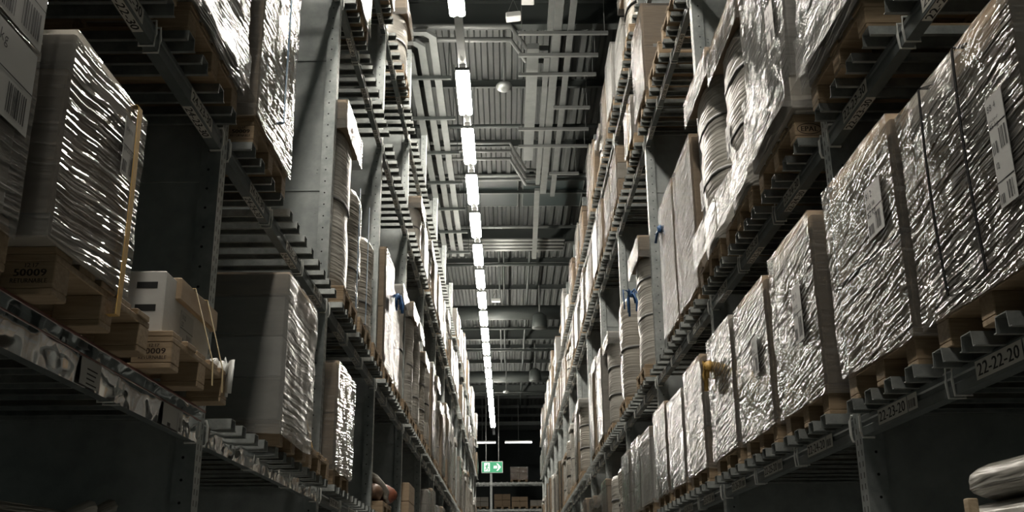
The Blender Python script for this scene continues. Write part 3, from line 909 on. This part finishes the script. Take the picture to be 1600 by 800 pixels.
# left, third and top tier
t = carton_load('L', 3, 2, 0, .95, 'wrapped load at the picture top, third beam tier of the left rack', layers=2, mats=('grey_board', 'kraft')); U('L', 3, 2, 0)
for q in ((0, 0), (0, 1), (0, 2), (1, 0), (1, 1), (1, 2), (2, 1), (2, 2), (3, 0), (3, 1), (3, 2), (4, 0)): U('L', 3, *q)
for b in range(0, 2):
    for j in range(3): U('L', 4, b, j)
U('L', 4, 2, 0); U('L', 4, 2, 1)
t = roll_load('L', 4, 3, 1, .95, 'short fat wrapped roll with tan cap at top tier of the left rack', nseg=2, bands=(.5,), cap=.14); U('L', 4, 3, 1)
for q in ((3, 2), (4, 0), (4, 1), (4, 2), (5, 0), (5, 1), (5, 2), (6, 0), (6, 1), (6, 2), (7, 0), (7, 1)): U('L', 4, *q)

# right, lowest tier
t = carton_load('R', 1, 0, 1, .80, 'huge stack of tan cartons with two black straps and barcode papers, beside the picture edge', w=.90, dy=-.02, layers=4, cols=2, mats=('kraft', 'grey_board', 'kraft'), corner=True, dx=.03, wrapz=.095)
strap(t, 'R', -.08, -.018, .16, PH + .80, 'black_strap', .016, bulge=.01)
strap(t, 'R', .22, -.018, .16, PH + .80, 'black_strap', .016, bulge=.01)
obj('printed_label', sheet_label('R', -.027, -.36, -.25, .46, .66, 41, ['88 4', '204-264-47', '85 kg']), t)
obj('printed_label', sheet_label('R', -.027, -.36, -.25, .30, .46, 44, ['12']), t)
U('R', 1, 0, 1)
t = carton_load('R', 1, 0, 2, .87, 'two-layer tan cartons in streaky wrap with dark seam, above beam sign 22-23-20', w=.84, layers=1, mats=('kraft',), dx=.03, wrapz=.10)
k = 1
obj('seam_strap', MB().box(-.010, 1.105, -.436, .436, .52, .535).mesh('seam_strap', 'black_strap'), t)
obj('printed_label', sheet_label('R', -.027, -.32, -.14, .58, .80, 51, ['81 2', '402-118', '62 kg']), t)
U('R', 1, 0, 2)
t = carton_load('R', 1, 1, 0, .88, 'tall tan carton block in dense streaky wrap, above beam sign 22-24-20', w=.81, layers=1, mats=('kraft',), dx=.03, wrapz=.095, filmn='film')
obj('printed_label', sheet_label('R', -.027, -.20, -.04, .42, .72, 57, ['22 1', '301-772', '59 kg']), t); U('R', 1, 1, 0)
U('R', 1, 0, 0)
t = carton_load('R', 1, 1, 1, .84, 'carton block in finely crinkled wrap behind the 22-24-20 load', w=.81, layers=1, mats=('kraft', ), dx=.03, filmn='film'); U('R', 1, 1, 1)
obj('printed_label', sheet_label('R', -.027, -.20, -.06, .45, .68, 58, ['14 1', '310-2', '55 kg']), t)
t = carton_load('R', 1, 1, 2, .86, 'grey cartons with orange tape tails, beside the third upright of the right rack', w=.80, layers=3, mats=('grey_board', 'kraft'), dx=.03, filmn='film')
knot(t, (-.04, .30, .80), 71, 'yellow_strap', 5, .05, .2)
U('R', 1, 1, 2)
for j, (h, m, ly) in enumerate(((.84, ('kraft', 'grey_board'), 3), (.76, ('grey_board',), 1), (.82, ('kraft',), 2))):
    carton_load('R', 1, 2, j, h, None, w=.79, layers=ly, mats=m, dx=.03, filmn='film' if j != 1 else 'film_thick', sub=['banded tan cartons in streaky wrap', 'grey carton block in dull wrap', 'tan carton block in bright wrap'][j]); U('R', 1, 2, j)
# right, second tier
t = carton_load('R', 2, 0, 2, 1.35, 'load in sagging streaky wrap above beam sign 22-23-30', w=.88, layers=3, mats=('grey_board', 'kraft'), jit=.014, wrapz=.13)
obj('film_skirt', shell_mesh('R', -.04, 1.1, -.45, .46, .14, .42, 'film_thick', 78, .014, False, .03, .03), t); U('R', 2, 0, 2)
t = carton_load('R', 2, 1, 0, 1.5, 'huge load in dense white wrap with tan base, on EPAL-marked pallet', w=.88, layers=1, mats=('white_board',), filmn='film_thick', stencil='mark', wrapz=.35, jit=.010)
obj('corrugated_base', MB().cbox(-.02, 1.1, -.455, .44, .15, .36, .005).mesh('corrugated_base', 'grey_board'), t)
obj('film_skirt', shell_mesh('R', -.045, 1.1, -.44, .47, .15, .62, 'film', 79, .016, False, .03, .03), t)
obj('printed_label', sheet_label('R', -.027, -.30, -.14, .62, .90, 61, ['18 3', '190-22', '78 kg']), t); U('R', 2, 1, 0)
for j, (h, cp) in enumerate(((1.36, .14), (1.46, .12))):
    t = roll_load('R', 2, 1, 1 + j, h, ['plump wrapped roll with tan cap and barcode, beside the huge white-wrapped load', 'second plump wrapped roll with tan cap, beside the third upright of right rack'][j], w=.90, d=1.1, nseg=3, bands=(.42, .74), cap=cp, matn='roll', sq=3.2)
    obj('film_hem', shell_mesh('R', -.03, 1.1, -.45, .46, PH - .02, .42, 'film_thick', 80 + j, .016, False, .06, .02), t)
    obj('printed_label', sheet_label('R', .0, .05, .17, .55, .78, 63 + j, ['11', '204']), t); U('R', 2, 1, 1 + j)
t = carton_load('R', 2, 2, 0, 1.28, 'tall flat tan carton in clear film, just behind the third upright, right rack', w=.90, layers=1, mats=('kraft',), filmn='film_dull', dx=.05, wrapz=.10); U('R', 2, 2, 0)
t = carton_load('R', 2, 2, 1, 1.30, 'tall tan carton in frosty wrap with blue film knot, second tier of the right rack', w=.84, layers=1, mats=('kraft',), filmn='film_dull', dx=.05)
knot(t, (-.03, .30, 1.20), 20, s=.16, tail=.35); U('R', 2, 2, 1); U('R', 2, 2, 2)
t = roll_load('R', 2, 3, 0, 1.45, 'fat rounded roll with arched tan cap and blue knot, second tier of the right rack', w=.92, d=1.1, nseg=3, bands=(.45, .78), cap=.16)
knot(t, (-.03, .36, 1.15), 22, s=.12); U('R', 2, 3, 0)
# right, third and top tiers
for j in (0, 1):
    t = loadbase('empty_pallet', ['bare orange-brown pallet on third tier of the right rack, nearest one', 'bare orange-brown pallet on third tier of the right rack, before the tan box'][j], 'pallet', 'R', 3, 2, j, .0, 0, 'bare pallets on the right rack')
    pallet(t, 'R', True); U('R', 3, 2, j)
t = carton_load('R', 3, 2, 2, 1.0, 'tan box with pale tape cross under film, third tier of the right rack', w=.86, layers=2, mats=('kraft',), filmn='film', dx=.0)
obj('tape', MB().box(.10, .9, -.4335, -.4315, .62, .66).mesh('tape', 'paper'), t); U('R', 3, 2, 2)
for b in (0, 1):
    for j in range(3): U('R', 3, b, j); U('R', 4, b, j)
for j in range(3): U('R', 4, 2, j)
t = carton_load('R', 3, 3, 0, .5, 'small film-wrapped carton on orange pallet with yellow strap, third tier of the right rack', w=.7, layers=1, mats=('grey_board',), filmn='film')
strap(t, 'R', -.1, -.02, .05, PH + .5, 'yellow_strap', .03); U('R', 3, 3, 0)

# ---- the rest of the rows ------------------------------------------
GR = random.Random(11)
KIN = [('tan carton stack in clear wrap', ('kraft',), 'film'), ('grey carton stack in milky wrap', ('grey_board',), 'film_thick'), ('mixed carton stack in wrap', ('kraft', 'grey_board'), 'film'), ('pale carton stack in cloudy wrap', ('white_board',), 'film_soft')]
for side in 'LR':
    for b in range(1, NBAY):
        for lev in (1, 2, 3, 4):
            for j in range(3):
                if (side, lev, b, j) in used: continue
                hi = {1: .84, 2: 1.62, 3: .95, 4: 1.05}[lev]
                if GR.random() < (.10 if lev != 4 else .22): continue
                tall = lev == 2 or GR.random() < .35
                h = hi * GR.uniform(.72, 1.0)
                if lev == 4: h = hi * GR.uniform(.5, 1.15)
                if tall and GR.random() < .72:
                    hood = GR.random() < .6
                    roll_load(side, lev, b, j, h, None, dx=GR.uniform(.0, .05), dy=GR.uniform(-.03, .03), w=GR.uniform(.76, .88), nseg=GR.choice((2, 3, 3)), bands=GR.choice(((.5,), (.35, .68), (.3,))),
                              cap=GR.uniform(.08, .14) if hood else 0., capm=GR.choice(('kraft', 'white_board', 'white_board', 'grey_board')), matn=GR.choice(('roll', 'roll', 'bundle')), sq=GR.uniform(2.4, 3.2),
                              sub='tall rounded bundle in pale wrap' if hood else 'uncapped rounded bundle in wrap', bandm=GR.choice(('grey_band', 'grey_band', 'black_strap')))
                else:
                    q = GR.choice(KIN)
                    carton_load(side, lev, b, j, h, None, dx=GR.uniform(.0, .05), dy=GR.uniform(-.03, .03), w=GR.uniform(.74, .84), layers=GR.choice((1, 2, 3)), mats=q[1], filmn='film_dull' if q[2] == 'film' and lev > 1 else q[2], sub=q[0],
                                cap=.1 if GR.random() < .3 else None, capm=GR.choice(('kraft', 'white_board')))

# ---- goods on the floor under the lowest beams ----------------------
def pillow(name, x0, x1, y0, y1, z0, z1, m, par=None, seed=1, puff=.5):
    n, nz = 30, 8; rs = []
    cx, cy, cz, a, b, c = (x0 + x1) / 2, (y0 + y1) / 2, (z0 + z1) / 2, (x1 - x0) / 2, (y1 - y0) / 2, (z1 - z0) / 2
    for q in range(nz + 1):
        f = -1 + 2 * q / nz; s = 1 - .10 * abs(f) ** 3
        ring = []
        for i in range(n):
            th = 6.2832 * i / n; c_, s_ = math.cos(th), math.sin(th)
            px, py = math.copysign(abs(c_) ** .28, c_), math.copysign(abs(s_) ** .28, s_)
            h = 1 + .012 * mnoise.noise(Vector((px * 6, py * 6, f * 3 + seed)))
            ring.append((cx + a * px * s * h, cy + b * py * s * h, cz + c * f + .02 * mnoise.noise(Vector((px * 2, py * 2, seed))) * (abs(f) > .4)))
        rs.append(ring)
    return obj(name, MB().rings(rs).mesh(name, m, smooth=True), par)
t = thing('wrapped_cushion_stack', 'stack of film-wrapped slabs with wooden prop under the lowest beam of the right rack', 'wrapped goods', (0, 0, 0))
pillow('wrapped_slab', 1.59, 2.55, 2.45, 3.80, 1.995, 2.105, 'roll', t, 3)
pillow('wrapped_slab', 1.60, 2.55, 2.55, 3.97, 1.86, 1.985, 'roll', t, 9)
pillow('wrapped_slab', 1.62, 2.6, 2.2, 3.95, .9, 1.855, 'bundle', t, 6)
pillow('wrapped_slab', 1.62, 2.6, 2.2, 3.95, .02, .9, 'bundle', t, 8)
obj('wooden_prop', MB().cbox(1.56, 1.595, 3.60, 3.64, .0, 1.998, .003).mesh('wooden_prop', 'wood_pale'), t)
t = thing('film_covered_heap', 'dark heap of goods under crumpled film on the floor below the left rack', 'wrapped goods', (0, 0, 0))
pillow('wrapped_slab', -2.45, -1.55, 3.0, 4.5, .9, 2.0, 'bundle', t, 16)
pillow('wrapped_slab', -2.45, -1.55, 3.0, 4.5, .02, .9, 'bundle', t, 18)
obj('film_tail', MB().tube([(-1.62, 3.9, 1.97), (-1.6, 4.1, 2.03), (-1.66, 4.25, 2.0), (-1.62, 4.38, 2.06)], .03, 7).mesh('film_tail', 'roll', smooth=True), t)

# ------------------------------------------------------------------ far end: cross rack, exit sign
ex = thing('exit_sign', 'green and white exit sign with running figure and arrow, hung over the aisle end', 'sign', (-.76, 55., 8.03))
W_, H_ = 1.12, .60
obj('sign_box', MB().cbox(-W_ / 2, W_ / 2, 0, .10, -H_ / 2, H_ / 2, .015).mesh('sign_box', 'white_metal'), ex)
obj('sign_face', MB().box(-W_ / 2 + .03, W_ / 2 - .03, -.006, -.001, -H_ / 2 + .03, H_ / 2 - .03).mesh('sign_face', 'sign_green_lit'), ex)
def poly(mb, pts, y=-.012, th=.004, mi=0):
    mb.rings([[(x, y, z) for x, z in pts], [(x, y + th, z) for x, z in pts]], True, True, mi)
mb = MB(); poly(mb, [(-.42, -.22), (-.12, -.22), (-.12, .22), (-.42, .22)])
ax = .02
poly(mb, [(.08, -.07), (.26, -.07), (.26, .07), (.08, .07)]); poly(mb, [(.22, -.19), (.30, -.19), (.46, 0), (.30, .19), (.22, .19), (.34, .03), (.34, -.03)])
poly(mb, [(.30, -.04), (.42, -.04), (.42, .04), (.30, .04)])
obj('pictogram', mb.mesh('pictogram', 'sign_white_lit'), ex)
mb = MB(); Y2 = -.018
poly(mb, [(-.235 + .035 * math.cos(a), .15 + .035 * math.sin(a)) for a in [6.2832 * i / 10 for i in range(10)]], Y2)
poly(mb, [(-.30, .10), (-.22, .11), (-.25, -.02), (-.33, -.02)], Y2); poly(mb, [(-.31, .09), (-.39, .05), (-.38, .02), (-.31, .05)], Y2)
poly(mb, [(-.23, .10), (-.15, .03), (-.17, .01), (-.24, .06)], Y2); poly(mb, [(-.31, -.02), (-.26, -.03), (-.30, -.14), (-.40, -.16), (-.40, -.13), (-.33, -.11)], Y2)
poly(mb, [(-.28, -.02), (-.24, -.02), (-.17, -.10), (-.20, -.20), (-.235, -.20), (-.215, -.11)], Y2)
obj('running_figure', mb.mesh('running_figure', 'sign_green_lit'), ex)
for x in (-.32, .34): obj('hanger', MB().tube([(x, .05, H_ / 2), (x, .05, CEIL - 8.03 - .02)], .02, 5).mesh('hanger', 'pipe'), ex)

cr_y = 62.
zs = [1.9, 3.4, 4.9, 6.42, 7.95]
t = thing('cross_rack', 'dark pallet rack standing across the far end of the aisle', 'rack', (0, cr_y, 0))
for x in (-4.2, -.92, 2.3, 5.4):
    obj('post', MB().box(x - .06, x + .06, -.05, .05, 0, 9.2).box(x - .06, x + .06, 1.0, 1.1, 0, 9.2).mesh('post', 'post'), t)
for z in zs:
    obj('front_beam', MB().box(-4.2, 5.4, -.03, .03, z - .12, z).mesh('front_beam', 'bar'), t)
    obj('rear_beam', MB().box(-4.2, 5.4, 1.02, 1.08, z - .12, z).mesh('rear_beam', 'bar'), t)
    mb = MB()
    for i in range(28): mb.box(-4.1 + i * .34, -4.02 + i * .34, -.04, 1.08, z, z + .03)
    obj('support_bars', mb.mesh('support_bars', 'bar'), t, None, 'stuff')
def far_load(x, z, w, h, m, lab, n=1, wrap=False):
    t = thing('far_carton_load', lab, 'pallet load', (x, cr_y - .06, z + .031), 'loads on the cross rack')
    mb = MB()
    for bx in (-w / 2, -.07, w / 2 - .14): mb.box(bx, bx + .14, 0, 1.1, 0, .10)
    mb.box(-w / 2, w / 2, 0, 1.1, .10, .144)
    obj('pallet', mb.mesh('pallet', 'wood'), t)
    hh = (h - .144) / n
    for i in range(n):
        for q in range(2): obj('carton', MB().cbox(-w / 2 + q * w / 2 + .004, q * w / 2 - .004, .02, 1.05, .146 + i * hh, .146 + (i + 1) * hh - .012, .012).mesh('carton', m), t)
    if wrap:
        o = obj('stretch_wrap', shell_mesh('R', -w / 2 - .02, w / 2 + .02, .0, 1.07, .12, h + .02, 'film', 5, .02, True), t)
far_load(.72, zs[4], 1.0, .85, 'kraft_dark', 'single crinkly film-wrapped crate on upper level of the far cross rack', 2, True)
far_load(-.27, zs[3], .95, .84, 'kraft', 'taller tan carton pair in the middle of the far cross rack lower level', 2)
far_load(.74, zs[3], .95, .68, 'kraft', 'lower tan carton pair right of the middle on the far cross rack', 2)
far_load(-1.55, zs[3], .95, .68, 'grey_board', 'grey carton load at the pole side of the far cross rack', 2)
far_load(1.75, zs[3], .8, .48, 'grey_board', 'small grey carton load half hidden at the far cross rack end', 1)

# ------------------------------------------------------------------ services under the roof
def rod(name, lab, cat, pts, r, m='pipe', n=8, group=None):
    c = Vector(pts[0])
    return thing(name, lab, cat, tuple(c), group, MB().tube([Vector(p) - c for p in pts], r, n).mesh(name, m, smooth=True))
def tray(name, lab, path, wd, h, m='tray', group=None):
    """cable tray following a path in plan (x, y, z)"""
    pts = [Vector(p) for p in path]; rs = []
    for i, p in enumerate(pts):
        a = (pts[i] - pts[i - 1]).normalized() if i else None; b_ = (pts[i + 1] - pts[i]).normalized() if i < len(pts) - 1 else None
        t_ = (a or b_) if not (a and b_) else (a + b_).normalized()
        nrm = Vector((t_.y, -t_.x, 0)); k_ = 1. if not (a and b_) else 1 / max(.3, nrm.dot(Vector((a.y, -a.x, 0))))
        e = nrm * (wd / 2 * k_)
        rs.append([tuple(p - e - pts[0]), tuple(p + e - pts[0]), tuple(p + e + Vector((0, 0, h)) - pts[0]), tuple(p - e + Vector((0, 0, h)) - pts[0])])
    return thing(name, lab, 'cable tray' if 'tray' in name else 'duct', tuple(pts[0]), group, MB().rings(rs).mesh(name, m))
GT = 'cable trays above the left rack'
for i, (xa, wd) in enumerate(((-1.25, .13), (-1.47, .13), (-1.70, .13))):
    tray('cable_tray', 'flat grey cable tray above the left rack, %s of three running beside the lamps' % ['innermost', 'middle', 'outermost'][i],
         [(-2.9, 16.05 + i * .33, 11.0), (xa - .12, 16.05 + i * .33, 11.0), (xa, 16.2 + i * .33, 11.0), (xa, 28.6, 11.0)], wd, .06, 'tray', GT)
for i, (x, y0, y1, wd, lab) in enumerate(((.95, 9., 24.2, .15, 'long grey tray over the aisle, starting above the camera side'), (1.19, 9., 24.4, .11, 'thin grey tray running next to the widest duct'),
                                   (.80, 17.3, 23.6, .10, 'thin grey tray between the wide duct and the long tray'))):
    tray('cable_tray', lab, [(x, y0, 11.2), (x, y1, 11.2)], wd, .07, 'tray', 'cable trays over the aisle')
tray('cable_tray', 'single grey tray crossing below the dark roof hatches', [(.80, 24.0, 11.2), (.86, 29.5, 11.2)], .13, .07, 'tray', 'cable trays over the aisle')
tray('air_duct', 'wide flat grey duct along the aisle roof', [(.92, 9., 11.35), (.92, 16.6, 11.35)], .27, .16)
tray('air_duct', 'shorter flat grey duct beside the trays over the aisle', [(.54, 17.1, 11.28), (.54, 22.3, 11.28)], .22, .12)
for i, (x0, x1, y) in enumerate(((.26, 1.85, 16.33), (.27, 1.74, 17.12), (.27, 1.76, 17.87), (1.0, 1.75, 19.3), (.3, 1.8, 20.33), (.31, 1.84, 21.22), (1.05, 1.75, 22.8))):
    t = thing('support_channel', 'thin pale cross channel holding the trays, %s from the near end' % ORD[i], 'bracket', (x0, y, 11.13), 'cross channels under the trays',
              MB().box(0, x1 - x0, -.03, .03, 0, .06).tube([(.06, 0, .06), (.06, 0, 1.05)], .008, 5).tube([(x1 - x0 - .06, 0, .06), (x1 - x0 - .06, 0, 1.05)], .008, 5).mesh('support_channel', 'pipe'))
for i in range(7):
    y = 17.6 + 1.75 * i
    thing('support_channel', 'cross channel under the three side trays, %s along' % ORD[i], 'bracket', (-2.0, y, 10.93), 'cross channels under the side trays',
          MB().box(0, 1.0 + .0 * i, -.03, .03, 0, .06).tube([(.04, 0, .06), (.04, 0, 1.25)], .008, 5).tube([(.96, 0, .06), (.96, 0, 1.25)], .008, 5).mesh('support_channel', 'steel_dark'))
# pipes that run across, jog and go on
for i, (dy, dz) in enumerate(((0, 0), (.27, .13))):
    rod('pipe', ['first', 'second'][i] + ' of two grey pipes crossing the near roof with an angled jog', 'pipe', [(-3, 16.85 + dy, 11.62 - dz), (.12, 16.85 + dy, 11.62 - dz), (.42, 17.65 + dy, 11.62 - dz), (.85, 17.68 + dy, 11.62 - dz)], .05, 'pipe', 8, 'crossing pipes')
for i, (dy, dz) in enumerate(((0, 0), (.22, .11), (.42, .22))):
    rod('pipe', '%s of three pipes crossing beside the fourth lamp and jogging down' % ['first', 'second', 'third'][i], 'pipe', [(-3, 22.0 + dy, 11.6 - dz), (.12, 22.0 + dy, 11.6 - dz), (.52, 23.6 + dy, 11.6 - dz), (.9, 23.65 + dy, 11.6 - dz)], .04, 'pipe', 8, 'crossing pipes')
for i in range(4):
    rod('pipe', '%s of four parallel pipes crossing above the middle lamps' % ORD[i], 'pipe', [(-2.2, 28.6 + .30 * i, 11.5), (1.72, 28.6 + .30 * i, 11.5), (1.74, 28.6 + .30 * i, 11.63)], .05, 'pipe', 8, 'crossing pipes')
for i, (y, z) in enumerate(((24.2, 11.7), (24.48, 11.7), (28.2, 11.75))):
    rod('pipe', '%s thin steel pipe framing the dark roof hatches' % ORD[i], 'pipe', [(-3, y, z), (3, y, z)], .045, 'tray', 8, 'pipes by the hatches')
thing('air_duct', 'thick dark round duct crossing the roof halfway along the aisle', 'duct', (0, 36., 11.28), None, MB().tube([(-4, 0, 0), (4, 0, 0)], .26, 14).mesh('air_duct', 'steel_dark', smooth=True))
thing('air_duct', 'thick dark duct crossing the roof beyond the halfway lamps', 'duct', (0, 47.5, 11.28), None, MB().tube([(-4, 0, 0), (4, 0, 0)], .26, 14).mesh('air_duct', 'steel_dark', smooth=True))
for i, (x0, x1) in enumerate(((-1.2, .34), (.50, 2.1))):
    t = thing('roof_hatch', ['dark square roof hatch with pale rim nearer the lamp row', 'dark square roof hatch with pale rim nearer the right rack'][i], 'hatch', ((x0 + x1) / 2, 26.4, CEIL - .08), 'roof hatches')
    hw = (x1 - x0) / 2
    obj('hatch_panel', MB().box(-hw, hw, -1.1, 1.1, .01, .06).mesh('hatch_panel', 'black_panel'), t)
    obj('rim', MB().box(-hw, hw, -1.12, -1.09, 0, .07).box(-hw, hw, 1.09, 1.12, 0, .07).box(-hw - .02, -hw, -1.12, 1.12, 0, .07).box(hw, hw + .02, -1.12, 1.12, 0, .07).mesh('rim', 'tray'), t)
# hanging speaker dome and flood reflectors
t = thing('pendant_speaker', 'round pale pendant speaker hanging on a rod beside the second lamp', 'speaker', (0, 17.2, 10.55))
rs = []
for z, r in ((-.07, .03), (-.06, .10), (-.02, .145), (.03, .15), (.07, .12), (.10, .05)): rs.append([(r * math.cos(6.2832 * i / 14), r * math.sin(6.2832 * i / 14), z) for i in range(14)])
obj('dome', MB().rings(rs).mesh('dome', 'tray', smooth=True), t)
obj('rod', MB().tube([(0, 0, .1), (0, 0, 1.66)], .022, 6).mesh('rod', 'pipe'), t)
t = thing('pendant_speaker', 'small round pendant speaker hanging far down the aisle', 'speaker', (.0, 46., 10.3))
obj('dome', MB().rings(rs).mesh('dome', 'tray', smooth=True), t); obj('rod', MB().tube([(0, 0, .1), (0, 0, 1.91)], .022, 6).mesh('rod', 'pipe'), t)
for i, (x, y, z, w_) in enumerate(((.17, 16.0, 11.3, .26), (.42, 15.7, 11.45, .22), (-.33, 34.6, 11.35, .30))):
    t = thing('sensor_box', ['small tilted white box hung by thin cables beside the jogging pipes', 'white square box under the roof near the wide duct', 'little pale box under the halfway round duct'][i], 'box', (x, y, z))
    obj('case', MB().cbox(-w_ / 2, w_ / 2, -.10, .10, -.05, .05, .01).mesh('case', 'white_metal'), t).rotation_euler = (0, -.12 if i == 0 else 0, 0)
    obj('cable', MB().tube([(-w_ / 2 + .02, 0, .05), (0, 0, .35), (0, 0, CEIL - z + .01)], .006, 4).tube([(w_ / 2 - .02, 0, .05), (0, 0, .35)], .006, 4).mesh('cable', 'pipe'), t)
for i, (y, x) in enumerate(((35.2, 1.18), (44.6, 1.26))):
    t = thing('hanging_reflector', ['dark bell reflector hanging over the aisle, nearer one', 'dark bell reflector hanging over the aisle, farther one'][i], 'lamp', (x, y, 10.75), 'dark bell reflectors')
    rs2 = [[(r * math.cos(6.2832 * q / 16), r * math.sin(6.2832 * q / 16), z) for q in range(16)] for z, r in ((-.25, .26), (-.22, .27), (.2, .24), (.30, .10))]
    obj('bell', MB().rings(rs2).mesh('bell', 'steel_dark', smooth=True), t)
    obj('rod', MB().tube([(0, 0, .3), (0, 0, 1.46)], .03, 6).mesh('rod', 'pipe'), t)
for i, (x0, x1, y, z) in enumerate(((-3., 3., 20.9, 11.5), (-3, 3, 31., 11.5), (-3, 3, 39.2, 11.5), (-3, 3, 43., 11.5), (-3, 3, 52.5, 11.5))):
    rod('pipe', '%s of the lone dark pipes crossing the aisle roof' % ORD[i], 'pipe', [(x0, y, z), (x1, y, z)], .05, 'steel_dark', 8, 'lone crossing pipes')
for i, (x, y0, y1) in enumerate(((.75, 30., 60.), (-.2, 30., 46.), (-.05, 30, 46))):
    rod('conduit', '%s thin dark conduit running lengthwise under the roof' % ORD[i], 'pipe', [(x, y0, 11.62), (x, y1, 11.62)], .045 if i == 0 else .03, 'steel_dark', 6, 'lengthwise conduits')
